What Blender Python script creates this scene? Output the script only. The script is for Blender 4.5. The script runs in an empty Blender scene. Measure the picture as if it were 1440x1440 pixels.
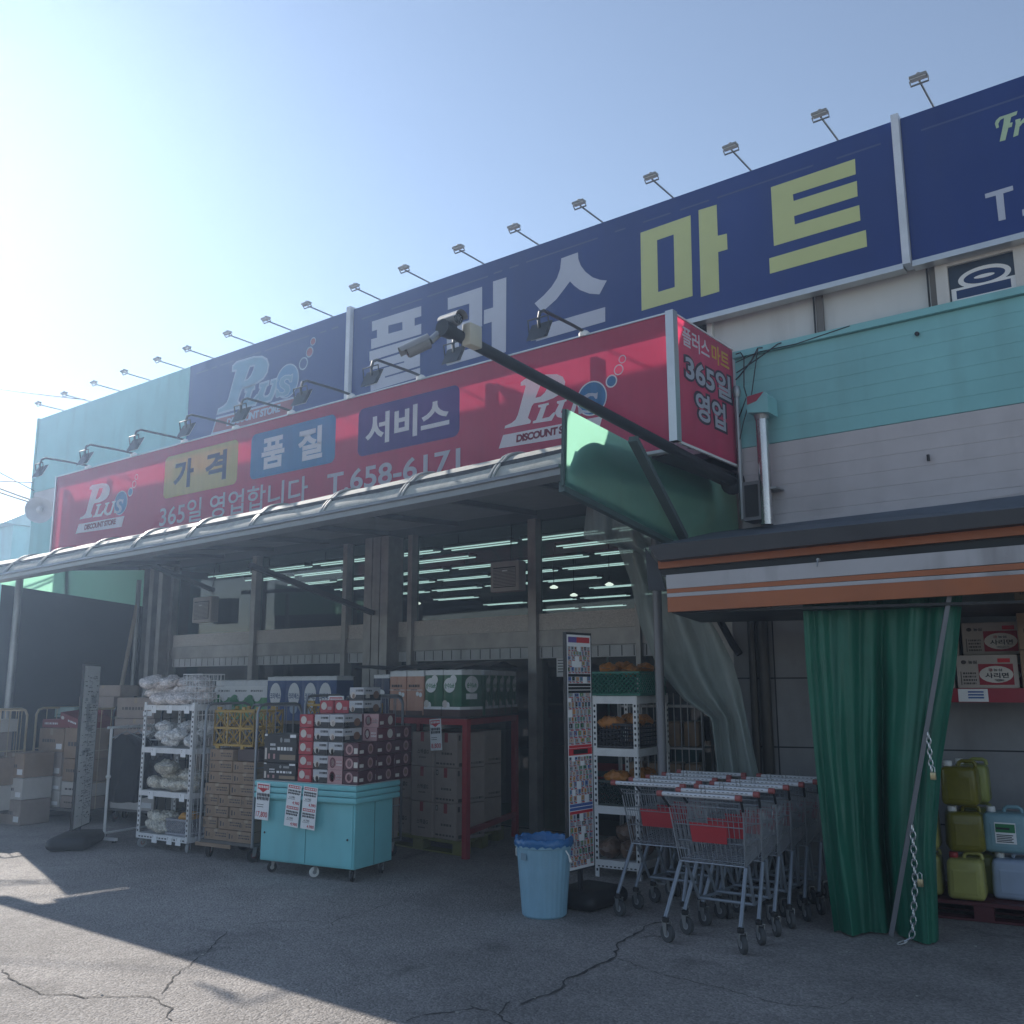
import bpy, bmesh, math, random
from math import sin, cos, pi, radians
from mathutils import Vector, Matrix, noise
random.seed(7)
SC = bpy.context.scene
COL = SC.collection

# ------------------------------------------------------------------ camera
F_PX, H = 1333.0, 1.7
yaw, pit, rol = radians(-37.70), radians(10.36), radians(-0.17)
FW = Vector((sin(yaw)*cos(pit), cos(yaw)*cos(pit), sin(pit)))
_r0 = Vector((cos(yaw), -sin(yaw), 0)); _u0 = _r0.cross(FW)
RT = _r0*cos(rol)+_u0*sin(rol); UP = -_r0*sin(rol)+_u0*cos(rol)
CAM = Vector((0, 0, H))
cd = bpy.data.cameras.new('camera'); co = bpy.data.objects.new('camera', cd); COL.objects.link(co)
cd.sensor_width = 36; cd.lens = F_PX/1440*36; cd.clip_end = 3000; cd.clip_start = 0.05
m = Matrix((RT, UP, -FW)).transposed().to_4x4(); m.translation = CAM; co.matrix_world = m
SC.camera = co

# ------------------------------------------------------------------ world, sun, exposure
SUN_AZ, SUN_EL = radians(-73.0), radians(29.7)      # azimuth from +Y, negative towards -X
sdir = Vector((sin(SUN_AZ)*cos(SUN_EL), cos(SUN_AZ)*cos(SUN_EL), sin(SUN_EL)))
w = bpy.data.worlds.new('World'); SC.world = w; w.use_nodes = True
nt = w.node_tree; bg = nt.nodes['Background']
sky = nt.nodes.new('ShaderNodeTexSky'); sky.sky_type = 'NISHITA'; sky.sun_disc = False
sky.sun_elevation = SUN_EL; sky.sun_rotation = SUN_AZ
sky.air_density = 1.0; sky.dust_density = 0.02; sky.ozone_density = 1.0
hs = nt.nodes.new('ShaderNodeHueSaturation'); hs.inputs['Saturation'].default_value = .84; hs.inputs['Value'].default_value = .79   # hazy, less saturated air
nt.links.new(sky.outputs[0], hs.inputs['Color']); nt.links.new(hs.outputs[0], bg.inputs[0]); bg.inputs[1].default_value = 0.115
sl = bpy.data.lights.new('sun', 'SUN'); sl.energy = 4.3; sl.angle = radians(0.5); sl.color = (1, .93, .84)
so = bpy.data.objects.new('sun', sl); COL.objects.link(so)
so.rotation_euler = (-sdir).to_track_quat('-Z', 'Y').to_euler()
SC.view_settings.view_transform = 'Standard'; SC.view_settings.look = 'None'
SC.view_settings.gamma = 1; SC.view_settings.exposure = 0.82

# ------------------------------------------------------------------ measuring helpers: a sight line met with a plane
def ray(x, y): return FW + RT*((x-720)/F_PX) - UP*((y-720)/F_PX)
def G(x, y, z=0.0):
    d = ray(x, y); return CAM + d*((z-H)/d.z)
def PY(x, y, Y):
    d = ray(x, y); return CAM + d*(Y/d.y)
def PX(x, y, X):
    d = ray(x, y); return CAM + d*(X/d.x)
def PL(x, y, p, n):
    d = ray(x, y); return CAM + d*((Vector(p)-CAM).dot(n)/d.dot(n))

# ------------------------------------------------------------------ materials
MATS = {}
def lin(r, g, b):
    f = lambda c: (c/255/12.92 if c/255 <= .04045 else ((c/255+.055)/1.055)**2.4)
    return (f(r), f(g), f(b), 1)
def mat(name, rgb, rough=.6, metal=0, var=.12, scale=4, bump=0, bscale=60, spec=.4, stretch=None, dirt=0):
    if name in MATS: return MATS[name]
    m = bpy.data.materials.new(name); m.use_nodes = True; t = m.node_tree; N = t.nodes; L = t.links
    b = N['Principled BSDF']; b.inputs['Roughness'].default_value = rough; b.inputs['Metallic'].default_value = metal
    b.inputs['Specular IOR Level'].default_value = spec
    c = tuple(rgb)+(1,) if len(rgb) == 3 else rgb
    tc = N.new('ShaderNodeTexCoord'); src = tc.outputs['Object']
    if stretch:
        mp = N.new('ShaderNodeMapping'); mp.inputs['Scale'].default_value = stretch; L.new(src, mp.inputs[0]); src = mp.outputs[0]
    nz = N.new('ShaderNodeTexNoise'); nz.inputs['Scale'].default_value = scale; nz.inputs['Detail'].default_value = 6
    nz.inputs['Roughness'].default_value = .65
    L.new(src, nz.inputs['Vector'])
    mr = N.new('ShaderNodeMapRange'); mr.inputs[1].default_value = .3; mr.inputs[2].default_value = .7
    mr.inputs[3].default_value = 1-var; mr.inputs[4].default_value = 1+var*.6
    L.new(nz.outputs['Fac'], mr.inputs[0])
    mx = N.new('ShaderNodeMix'); mx.data_type = 'RGBA'; mx.blend_type = 'MULTIPLY'; mx.inputs[0].default_value = 1
    mx.inputs[6].default_value = c; L.new(mr.outputs[0], mx.inputs[7])
    col = mx.outputs[2]
    if dirt:
        n2 = N.new('ShaderNodeTexNoise'); n2.inputs['Scale'].default_value = 1.3; n2.inputs['Detail'].default_value = 8
        mp2 = N.new('ShaderNodeMapping'); mp2.inputs['Scale'].default_value = (3, 3, .5); L.new(tc.outputs['Object'], mp2.inputs[0]); L.new(mp2.outputs[0], n2.inputs[0])
        r2 = N.new('ShaderNodeMapRange'); r2.inputs[1].default_value = .5; r2.inputs[2].default_value = .75; r2.inputs[4].default_value = dirt
        L.new(n2.outputs['Fac'], r2.inputs[0])
        m2 = N.new('ShaderNodeMix'); m2.data_type = 'RGBA'; L.new(r2.outputs[0], m2.inputs[0]); L.new(col, m2.inputs[6]); m2.inputs[7].default_value = (.09, .08, .07, 1)
        col = m2.outputs[2]
    L.new(col, b.inputs['Base Color'])
    rr = N.new('ShaderNodeMapRange'); rr.inputs[3].default_value = max(.03, rough-.08); rr.inputs[4].default_value = min(1, rough+.1)
    L.new(nz.outputs['Fac'], rr.inputs[0]); L.new(rr.outputs[0], b.inputs['Roughness'])
    if bump:
        nb = N.new('ShaderNodeTexNoise'); nb.inputs['Scale'].default_value = bscale; nb.inputs['Detail'].default_value = 4
        L.new(src, nb.inputs['Vector'])
        bp = N.new('ShaderNodeBump'); bp.inputs['Strength'].default_value = bump; bp.inputs['Distance'].default_value = .02
        L.new(nb.outputs['Fac'], bp.inputs['Height']); L.new(bp.outputs[0], b.inputs['Normal'])
    MATS[name] = m; return m
def flex(name, rgb, trans=.3, rough=.5, streak=.1, through=None):
    """a sheet that lets part of the light through: banner cloth, corrugated plastic"""
    if name in MATS: return MATS[name]
    m = mat(name, rgb, rough, var=streak, scale=3, stretch=(4, 4, .6)); t = m.node_tree; N = t.nodes; L = t.links
    b = N['Principled BSDF']; out = N['Material Output']
    tr = N.new('ShaderNodeBsdfTranslucent'); src = b.inputs['Base Color'].links[0].from_socket
    mx = N.new('ShaderNodeMixShader'); mx.inputs[0].default_value = trans
    if through: tr.inputs[0].default_value = (*through, 1)
    else: L.new(src, tr.inputs[0])
    L.new(b.outputs[0], mx.inputs[1]); L.new(tr.outputs[0], mx.inputs[2]); L.new(mx.outputs[0], out.inputs[0])
    return m
def film(name, rgb, alpha=.35, rough=.25):
    if name in MATS: return MATS[name]
    m = flex(name, rgb, .4, rough, .2); t = m.node_tree; N = t.nodes; L = t.links; out = N['Material Output']
    sh = out.inputs[0].links[0].from_socket
    tp = N.new('ShaderNodeBsdfTransparent'); mx = N.new('ShaderNodeMixShader'); mx.inputs[0].default_value = alpha
    L.new(tp.outputs[0], mx.inputs[1]); L.new(sh, mx.inputs[2]); L.new(mx.outputs[0], out.inputs[0])
    return m
def glass(name, tint=(.6, .75, .72), refl=.9):
    if name in MATS: return MATS[name]
    m = bpy.data.materials.new(name); m.use_nodes = True; t = m.node_tree; N = t.nodes; L = t.links; out = N['Material Output']
    N.remove(N['Principled BSDF'])
    tp = N.new('ShaderNodeBsdfTransparent'); tp.inputs[0].default_value = (*tint, 1)
    gl = N.new('ShaderNodeBsdfGlossy'); gl.inputs['Roughness'].default_value = .03
    fr = N.new('ShaderNodeFresnel'); fr.inputs[0].default_value = 1.75
    mm = N.new('ShaderNodeMath'); mm.operation = 'MULTIPLY'; mm.inputs[1].default_value = refl; L.new(fr.outputs[0], mm.inputs[0])
    mx = N.new('ShaderNodeMixShader'); L.new(mm.outputs[0], mx.inputs[0]); L.new(tp.outputs[0], mx.inputs[1]); L.new(gl.outputs[0], mx.inputs[2])
    nz = N.new('ShaderNodeTexNoise'); nz.inputs['Scale'].default_value = .8
    bp = N.new('ShaderNodeBump'); bp.inputs['Strength'].default_value = .02; L.new(nz.outputs[0], bp.inputs['Height']); L.new(bp.outputs[0], gl.inputs['Normal'])
    L.new(mx.outputs[0], out.inputs[0]); MATS[name] = m; return m
def emit(name, rgb, s):
    if name in MATS: return MATS[name]
    m = bpy.data.materials.new(name); m.use_nodes = True; b = m.node_tree.nodes['Principled BSDF']
    b.inputs['Emission Color'].default_value = (*rgb, 1); b.inputs['Emission Strength'].default_value = s; MATS[name] = m; return m

STEEL = mat('galvanised steel', (.33, .34, .35), .4, .7, .2)
DARKST = mat('dark painted steel', (.035, .036, .042), .5, .3, .25)
WHITEST = mat('white painted steel', (.72, .72, .72), .4, 0, .1, dirt=.25)
ALU = mat('brushed aluminium', (.55, .56, .57), .35, .8, .1)
BRONZE = mat('weathered steel window frame', (.36, .34, .325), .45, .5, .25, dirt=.3)
BLACKP = mat('black plastic', (.02, .02, .022), .45)
WHITEP = mat('white plastic', (.75, .75, .73), .4)
PAPER = mat('white paper', (.8, .8, .8), .6, var=.05)
INKRED = mat('red ink', (.55, .02, .03), .5, var=.1)
INKBLK = mat('black ink', (.025, .025, .03), .5, var=.1)
INKWHT = mat('white ink', (.75, .75, .75), .5, var=.05)
CARD = mat('brown cardboard', (.30, .205, .135), .8, var=.18, scale=6, bump=.05)
CARD2 = mat('grey brown cardboard', (.33, .265, .225), .8, var=.15, scale=6, bump=.05)
CARD3 = mat('whitish cardboard', (.52, .49, .45), .8, var=.1, scale=6, bump=.05)
RUBBER = mat('black rubber', (.02, .02, .02), .8)
GREYWH = mat('grey wheel plastic', (.3, .31, .32), .5)

# ------------------------------------------------------------------ mesh helpers
class MB:
    def __init__(s): s.v = []; s.f = []; s.smooth = []
    def add(s, vs, fs, smooth=False):
        n = len(s.v); s.v += [Vector(v) for v in vs]; s.f += [tuple(i+n for i in f) for f in fs]; s.smooth += [smooth]*len(fs); return s
    def box(s, a, b):
        x0, y0, z0 = a; x1, y1, z1 = b
        return s.add([(x0,y0,z0),(x1,y0,z0),(x1,y1,z0),(x0,y1,z0),(x0,y0,z1),(x1,y0,z1),(x1,y1,z1),(x0,y1,z1)],
                     [(0,3,2,1),(4,5,6,7),(0,1,5,4),(1,2,6,5),(2,3,7,6),(3,0,4,7)])
    def hexa(s, p, d):
        """a quad face p (4 points) pushed along d into a slab"""
        d = Vector(d); p = [Vector(q) for q in p]; return s.prism(p, d)
    def prism(s, p, d):
        p = [Vector(q) for q in p]; d = Vector(d); n = len(p)
        return s.add(p+[q+d for q in p], [tuple(range(n-1,-1,-1)), tuple(range(n,2*n))]+[(i,(i+1)%n,n+(i+1)%n,n+i) for i in range(n)])
    def poly(s, p): return s.add(p, [tuple(range(len(p)))])
    def bar(s, a, b, wd, ht=None):
        """rectangular bar from a to b"""
        a, b = Vector(a), Vector(b); ht = ht or wd; d = (b-a).normalized()
        u = d.cross(Vector((0,0,1)))
        if u.length < 1e-3: u = Vector((1,0,0))
        u.normalize(); v = u.cross(d).normalized(); u *= wd/2; v *= ht/2
        return s.prism([a-u-v, a+u-v, a+u+v, a-u+v], b-a)
    def tube(s, pts, r, n=8, cap=True):
        pts = [Vector(p) for p in pts]; rs = r if isinstance(r, (list, tuple)) else [r]*len(pts)
        vs = []; prev = None
        for i, p in enumerate(pts):
            d = (pts[min(i+1, len(pts)-1)]-pts[max(i-1, 0)]).normalized()
            u = prev-d*prev.dot(d) if prev else d.cross(Vector((0,0,1)))
            if u.length < 1e-3: u = d.cross(Vector((1,0,0)))
            u.normalize(); prev = u; v = d.cross(u)
            vs += [p+(u*cos(2*pi*k/n)+v*sin(2*pi*k/n))*rs[i] for k in range(n)]
        fs = [(i*n+k, i*n+(k+1)%n, (i+1)*n+(k+1)%n, (i+1)*n+k) for i in range(len(pts)-1) for k in range(n)]
        if cap: fs += [tuple(range(n-1,-1,-1)), tuple(range((len(pts)-1)*n, len(pts)*n))]
        return s.add(vs, fs, n > 5)
    def lathe(s, prof, c=(0,0,0), n=24, axis='z', cap=True):
        c = Vector(c); vs = []
        for r, h in prof:
            for k in range(n):
                a = 2*pi*k/n
                q = {'z': (r*cos(a), r*sin(a), h), 'x': (h, r*cos(a), r*sin(a)), 'y': (r*cos(a), h, -r*sin(a))}[axis]
                vs.append(c+Vector(q))
        fs = [(i*n+k, i*n+(k+1)%n, (i+1)*n+(k+1)%n, (i+1)*n+k) for i in range(len(prof)-1) for k in range(n)]
        if cap: fs += [tuple(range(n-1,-1,-1)), tuple(range((len(prof)-1)*n, len(prof)*n))]
        return s.add(vs, fs, True)
    def grid(s, fn, nu, nv):
        vs = [fn(i/nu, j/nv) for j in range(nv+1) for i in range(nu+1)]
        fs = [(j*(nu+1)+i, j*(nu+1)+i+1, (j+1)*(nu+1)+i+1, (j+1)*(nu+1)+i) for j in range(nv) for i in range(nu)]
        return s.add(vs, fs, True)
    def rbox(s, a, b, r=.02, seg=2, fn=None):
        bm = bmesh.new(); bmesh.ops.create_cube(bm, size=1)
        a, b = Vector(a), Vector(b); c = (a+b)/2; d = b-a
        for v in bm.verts: v.co = Vector((v.co.x*d.x, v.co.y*d.y, v.co.z*d.z))
        bmesh.ops.bevel(bm, geom=bm.edges[:], offset=r, segments=seg, profile=.5, affect='EDGES')
        bm.verts.index_update()
        vs = [v.co+c for v in bm.verts]
        if fn: vs = [fn(v) for v in vs]
        s.add(vs, [tuple(v.index for v in f.verts) for f in bm.faces], True); bm.free(); return s
    def xf(s, M):
        s.v = [M @ v for v in s.v]; return s
    def build(s, name, m, parent=None, off=None):
        me = bpy.data.meshes.new(name)
        if off is None: off = parent.get('_off') if parent else None
        o_ = Vector(off) if off is not None else Vector((0,0,0))
        me.from_pydata([v-o_ for v in s.v], [], s.f)
        for p, q in zip(me.polygons, s.smooth): p.use_smooth = q
        if any(s.smooth):
            try: me.set_sharp_from_angle(angle=radians(38))
            except Exception: pass
        me.materials.append(m); me.update()
        o = bpy.data.objects.new(name, me); COL.objects.link(o)
        if parent:
            o.parent = parent
            if off is not None: o['_off'] = list(o_)
        return o
def tag(o, label=None, cat=None, group=None, kind=None):
    if label: o['label'] = label
    if cat: o['category'] = cat
    if group: o['group'] = group
    if kind: o['kind'] = kind
    return o
def thing(name, label, cat, loc=(0,0,0), rz=0, group=None, world=False):
    """an Empty at the thing's base; world=True: its parts are given in world coordinates"""
    o = bpy.data.objects.new(name, None); COL.objects.link(o); o.empty_display_size = .1
    o.location = loc; o.rotation_euler = (0, 0, rz)
    if world: o['_off'] = list(loc)
    return tag(o, label, cat, group)
def dup(root, loc, rz=0, label=None, group=None, scale=None):
    def cp(o, par):
        c = o.copy(); COL.objects.link(c)
        if par: c.parent = par
        for ch in list(o.children): cp(ch, c)
        return c
    r = cp(root, None); r.location = loc; r.rotation_euler = (0, 0, rz)
    if scale: r.scale = scale
    if label: r['label'] = label
    if group: r['group'] = group
    return r
def struct(o, kind='structure'):
    o['kind'] = kind; return o

# ------------------------------------------------------------------ lettering
_TX = {}
def text_geo(body, bold=0.0, shear=0.0, space=1.0):
    k = (body, bold, shear, space)
    if k not in _TX:
        c = bpy.data.curves.new('lettering', 'FONT'); c.body = body; c.offset = bold; c.shear = shear; c.space_character = space; c.resolution_u = 4
        o = bpy.data.objects.new('lettering', c); COL.objects.link(o)
        me = bpy.data.meshes.new_from_object(o.evaluated_get(bpy.context.evaluated_depsgraph_get()))
        vs = [v.co.copy() for v in me.vertices]; fs = [tuple(p.vertices) for p in me.polygons]
        bpy.data.objects.remove(o); bpy.data.curves.remove(c); bpy.data.meshes.remove(me)
        if not vs: vs = [Vector((0,0,0)), Vector((1,0,0)), Vector((1,1,0))]; fs = [(0,1,2)]
        x0, x1 = min(v.x for v in vs), max(v.x for v in vs); y0, y1 = min(v.y for v in vs), max(v.y for v in vs)
        _TX[k] = ([(v.x-x0, v.y-y0) for v in vs], fs, x1-x0, y1-y0)
    return _TX[k]
def add_text(mb, body, o, u, v, wd, ht, bold=0.0, shear=0.0, space=1.0):
    """fits the words in a box wd x ht whose lower-left corner is o, along u and v"""
    vs, fs, tw, th = text_geo(body, bold, shear, space)
    o, u, v = Vector(o), Vector(u), Vector(v)
    sx, sy = wd/tw, ht/th
    fl = u.cross(v)
    mb.add([o+u*(x*sx)+v*(y*sy) for x, y in vs], fs); return mb
def text_part(name, body, o, u, v, wd, ht, m, parent, bold=0.0, shear=0.0, space=1.0):
    return add_text(MB(), body, o, u, v, wd, ht, bold, shear, space).build(name, m, parent)
UX, UZ = Vector((1,0,0)), Vector((0,0,1))
def rrect(x0, z0, x1, z1, r, Y, n=6):
    pts = []
    for cx, cz, a0 in ((x1-r, z0+r, -pi/2), (x1-r, z1-r, 0), (x0+r, z1-r, pi/2), (x0+r, z0+r, pi)):
        pts += [Vector((cx+r*cos(a0+pi/2*k/n), Y, cz+r*sin(a0+pi/2*k/n))) for k in range(n+1)]
    return pts
def ring_poly(mb, cx, cz, Y, r0, r1, n=40):
    vs = [];
    for k in range(n):
        a = 2*pi*k/n; vs += [(cx+r0*cos(a), Y, cz+r0*sin(a)), (cx+r1*cos(a), Y, cz+r1*sin(a))]
    return mb.add(vs, [(2*k, 2*k+1, (2*k+3)%(2*n), (2*k+2)%(2*n)) for k in range(n)])
def disc_poly(mb, cx, cz, Y, r, n=40): return mb.poly([(cx+r*cos(2*pi*k/n), Y, cz+r*sin(2*pi*k/n)) for k in range(n)])
def tess(outer, holes=(), Y=0):
    """outline with holes in (x,z) -> filled flat faces at depth Y"""
    bm = bmesh.new(); ed = []
    for loop in [outer]+list(holes):
        vs = [bm.verts.new((p[0], p[1], 0)) for p in loop]
        ed += [bm.edges.new((vs[i], vs[(i+1)%len(vs)])) for i in range(len(vs))]
    bmesh.ops.triangle_fill(bm, edges=ed, use_beauty=True, use_dissolve=False, normal=(0,0,1))
    bm.verts.index_update()
    vs = [(v.co.x, Y, v.co.y) for v in bm.verts]; fs = [tuple(v.index for v in f.verts) for f in bm.faces]; bm.free()
    return vs, fs
def offset_loop(loop, d):
    n = len(loop); A = sum(loop[i][0]*loop[(i+1)%n][1]-loop[(i+1)%n][0]*loop[i][1] for i in range(n)); sg = 1 if A > 0 else -1
    out = []
    for i in range(n):
        a, b, c = Vector(loop[i-1][:2]), Vector(loop[i][:2]), Vector(loop[(i+1)%n][:2])
        e0 = (b-a).normalized(); e1 = (c-b).normalized(); n0 = Vector((e0.y, -e0.x))*sg; n1 = Vector((e1.y, -e1.x))*sg
        h = (n0+n1)
        h = n0 if h.length < .2 else h.normalized()/max(.5, h.normalized().dot(n0))
        q = b+h*d; out.append((q.x, q.y))
    return out
# ------------------------------------------------------------------ ground
def asphalt():
    m = mat('worn asphalt', (.315, .292, .276), .85, var=.18, scale=.9, bump=0); t = m.node_tree; N = t.nodes; L = t.links; b = N['Principled BSDF']
    tc = N['Texture Coordinate']
    sp = N.new('ShaderNodeTexVoronoi'); sp.inputs['Scale'].default_value = 70; L.new(tc.outputs['Object'], sp.inputs['Vector'])
    mr = N.new('ShaderNodeMapRange'); mr.inputs[1].default_value = 0; mr.inputs[2].default_value = 1; mr.inputs[3].default_value = .55; mr.inputs[4].default_value = 1.6
    sep = N.new('ShaderNodeSeparateColor'); L.new(sp.outputs['Color'], sep.inputs[0]); L.new(sep.outputs[0], mr.inputs[0])
    mx = N.new('ShaderNodeMix'); mx.data_type = 'RGBA'; mx.blend_type = 'MULTIPLY'; mx.inputs[0].default_value = .55
    L.new(b.inputs['Base Color'].links[0].from_socket, mx.inputs[6]); L.new(mr.outputs[0], mx.inputs[7])
    st = N.new('ShaderNodeTexNoise'); st.inputs['Scale'].default_value = .35; st.inputs['Detail'].default_value = 9; st.inputs['Roughness'].default_value = .7; L.new(tc.outputs['Object'], st.inputs['Vector'])
    m3 = N.new('ShaderNodeMapRange'); m3.inputs[1].default_value = .35; m3.inputs[2].default_value = .7; m3.inputs[3].default_value = .62; m3.inputs[4].default_value = 1.2; L.new(st.outputs[0], m3.inputs[0])
    mx2 = N.new('ShaderNodeMix'); mx2.data_type = 'RGBA'; mx2.blend_type = 'MULTIPLY'; mx2.inputs[0].default_value = 1; L.new(mx.outputs[2], mx2.inputs[6]); L.new(m3.outputs[0], mx2.inputs[7])
    oil = N.new('ShaderNodeTexNoise'); oil.inputs['Scale'].default_value = 1.5; oil.inputs['Detail'].default_value = 5; oil.inputs['Distortion'].default_value = .6; L.new(tc.outputs['Object'], oil.inputs['Vector'])
    m4 = N.new('ShaderNodeMapRange'); m4.inputs[1].default_value = .60; m4.inputs[2].default_value = .74; m4.inputs[3].default_value = 1; m4.inputs[4].default_value = .62; L.new(oil.outputs[0], m4.inputs[0])
    mx3 = N.new('ShaderNodeMix'); mx3.data_type = 'RGBA'; mx3.blend_type = 'MULTIPLY'; mx3.inputs[0].default_value = 1; L.new(mx2.outputs[2], mx3.inputs[6]); L.new(m4.outputs[0], mx3.inputs[7])
    L.new(mx3.outputs[2], b.inputs['Base Color'])
    bp = N.new('ShaderNodeBump'); bp.inputs['Strength'].default_value = .6; bp.inputs['Distance'].default_value = .011
    n2 = N.new('ShaderNodeTexNoise'); n2.inputs['Scale'].default_value = 55; n2.inputs['Detail'].default_value = 5; L.new(tc.outputs['Object'], n2.inputs['Vector'])
    ad = N.new('ShaderNodeMath'); ad.operation = 'SUBTRACT'; L.new(n2.outputs[0], ad.inputs[0]); L.new(sp.outputs['Distance'], ad.inputs[1])
    L.new(ad.outputs[0], bp.inputs['Height']); L.new(bp.outputs[0], b.inputs['Normal'])
    return m
struct(MB().poly([(-900,-600,0),(900,-600,0),(900,900,0),(-900,900,0)]).build('ground', asphalt()))
def crack(name, pts, wd):
    P = [G(x, y, .004) for x, y in pts]; Q = []
    for a, b in zip(P, P[1:]):
        n = max(2, int((b-a).length/.05))
        for k in range(n):
            p = a.lerp(b, k/n); d = (b-a).normalized(); s = Vector((-d.y, d.x, 0))
            Q.append((p+s*random.uniform(-.014, .014), s, wd*random.uniform(.25, 1.1)))
    vs = [];
    for p, s, q in Q: vs += [p-s*q/2, p+s*q/2]
    struct(MB().add(vs, [(2*i, 2*i+1, 2*i+3, 2*i+2) for i in range(len(Q)-1)]).build(name, mat('crack filled with dirt', (.065, .06, .056), .95)))
z3 = lambda L: [(x*.5, 1180+y*.5) for x, y in L]
z4 = lambda L: [(720+x*.5, 1240+y*.5) for x, y in L]
crack('ground_crack', z3([(640,260),(600,300),(545,345),(490,385),(470,415),(435,445)]), .012)
crack('ground_crack', z3([(435,445),(350,441),(300,440),(240,444),(180,435),(110,435),(40,400),(0,360)]), .012)
crack('ground_crack', z3([(435,445),(480,475),(465,500),(490,520)]), .011)
crack('ground_crack', z4([(430,112),(410,115),(375,125),(370,138),(330,155),(300,170),(292,210),(240,235),(150,275),(150,290),(100,315),(60,330),(0,350)]), .022)
crack('ground_crack', z4([(420,153),(380,152),(330,160)]), .010)
crack('ground_crack', z3([(1440,525),(1400,490),(1330,470),(1320,478),(1180,495),(1130,520)]), .012)
crack('ground_crack', z3([(1400,490),(1425,462),(1440,452)]), .01)
crack('ground_crack', z3([(665,245),(760,230),(860,230),(930,237),(950,225),(1040,200),(1090,182)]), .008)
crack('ground_crack', z3([(930,237),(935,250)]), .007)
crack('ground_crack', z4([(300,215),(420,260),(560,290),(740,340),(890,355),(960,325),(1100,320)]), .007)

def ridge(u, v):
    x = -140+280*u; h = 5.5+2.2*noise.noise(Vector((x*.06,0,3)))+1.5*noise.noise(Vector((x*.35,0,5)))
    return Vector((x, -42-8*v-.02*abs(x), -.2+h*sin(pi*min(1,v*1.2+.02)/1.25)+.5*noise.noise(Vector((x*.8,v*9,1)))))
struct(MB().grid(ridge, 160, 10).build('unseen_treeline', mat('dark treeline', (.05,.055,.045), .9, var=.5, scale=.8)))   # unseen ridge added behind the camera, standing for the trees the panes mirror

# ------------------------------------------------------------------ store building
YB, YW, YR, YG, YT = 7.54, 7.71, 6.5, 9.4, 7.65       # blue boards, upper wall, red sign, glazing, right hand wall
XL = PY(56, 588, YB).x                               # left end of the building
ZB0, ZB1 = PY(1271, 370, YB).z, PY(1254, 171, YB).z   # blue boards: lower and upper edge
TEAL = mat('teal painted metal cladding', (.225, .50, .51), .5, var=.12, scale=1.2, dirt=.2)
BEIGE = mat('off white wall panel', (.60, .61, .60), .6, var=.08, scale=1.5, dirt=.3)
PINKW = mat('greyish white cladding', (.50, .47, .48), .6, var=.08, dirt=.15)
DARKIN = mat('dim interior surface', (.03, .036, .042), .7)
st = thing('store_building', 'large discount store with teal walls, blue boards and a glazed shop front', 'store', (-9, 8.6, 0), world=True)
ZS = 3.78                                            # soffit
b = MB(); b.box((XL, YW, ZS), (6, YW+.3, ZB1-.08)); b.build('upper_wall', BEIGE, st)
b = MB(); b.box((XL, YW+.3, ZB1-.4), (6, 26, ZB1-.12)); b.build('roof', mat('grey roof sheet', (.3,.31,.31), .7), st)
b = MB(); b.box((XL, YW+.3, 0), (XL+.3, 26, ZB1-.4)); b.box((5.7, YW+.3, 0), (6, 26, ZB1-.4)); b.box((XL+.3, 25.7, 0), (5.7, 26, ZB1-.4)); b.build('outer_wall', TEAL, st)
b = MB(); b.box((XL+.3, YW, ZS-.06), (-3.3, YG+.1, ZS-.003)); b.build('soffit', mat('dark soffit board', (.06,.06,.065), .7), st)
b = MB(); b.box((XL+.3, YG+.1, 3.86), (5.7, 25.7, 3.92)); b.build('ceiling', mat('grey ceiling tile', (.5,.58,.58), .8), st)
b = MB(); b.box((XL+.3, YG+.1, .004), (5.7, 25.7, .02)); b.build('shop_floor', mat('dark shop floor tile', (.1,.1,.1), .35), st)
b = MB(); b.box((XL+.303, YG+.2, .02), (XL+.35, 25.2, 3.85)); b.build('added_dark_lining', DARKIN, st)  # dark sheet added so the lit side wall looks dim through the panes
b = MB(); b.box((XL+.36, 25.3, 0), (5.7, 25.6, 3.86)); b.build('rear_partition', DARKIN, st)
# teal field left of the blue boards, white band below it
xb0 = PY(268, 515, YB).x
zt0 = PY(46, 693, YB).z; zw0 = PY(42, 722, YB).z
b = MB(); b.box((XL, YB, zt0), (xb0-.004, YW-.002, ZB1-.004)); tw = b.build('teal_panel', TEAL, st)
b = MB(); b.box((XL-.05, YB-.02, zw0), (XL-.003, YW+.1, ZB1+.01)); b.build('corner_trim', mat('pale teal trim', (.2,.42,.4), .5), st)
b = MB(); b.box((XL, YB+.01, zw0), (xb0-.004, YW-.002, zt0-.002)); b.build('white_panel', PINKW, st)
b = MB(); b.box((XL, YB+.01, ZS), (xb0-.004, YW-.002, zw0-.002)); b.build('lower_panel', TEAL, st)
# joints, stains and a service window of the white wall right of the sign
zT1_ = PY(1240, 449, YT).z
for px in (1154, 1318):
    p = PY(px, 440, YW); b = MB(); b.box((p.x-.03, YW-.022, zT1_-.03), (p.x+.03, YW-.002, ZB0)); b.build('wall_joint', mat('dirty joint', (.16,.15,.14), .7), st)
    b = MB(); b.tube([(p.x-.045, YW-.03, zT1_-.03), (p.x-.045, YW-.03, ZB0)], .008, 5); b.build('wall_cable', BLACKP, st)
p = PY(990, 470, YW); b = MB(); b.box((p.x-.25, YW-.04, p.z-.3), (p.x+.1, YW-.003, p.z+.12)); wf = b.build('window', WHITEP, st)
b = MB(); b.box((p.x-.2, YW-.046, p.z-.25), (p.x+.05, YW-.041, p.z+.07)); b.build('pane', mat('dark window pane', (.02,.025,.03), .08), wf)
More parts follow.
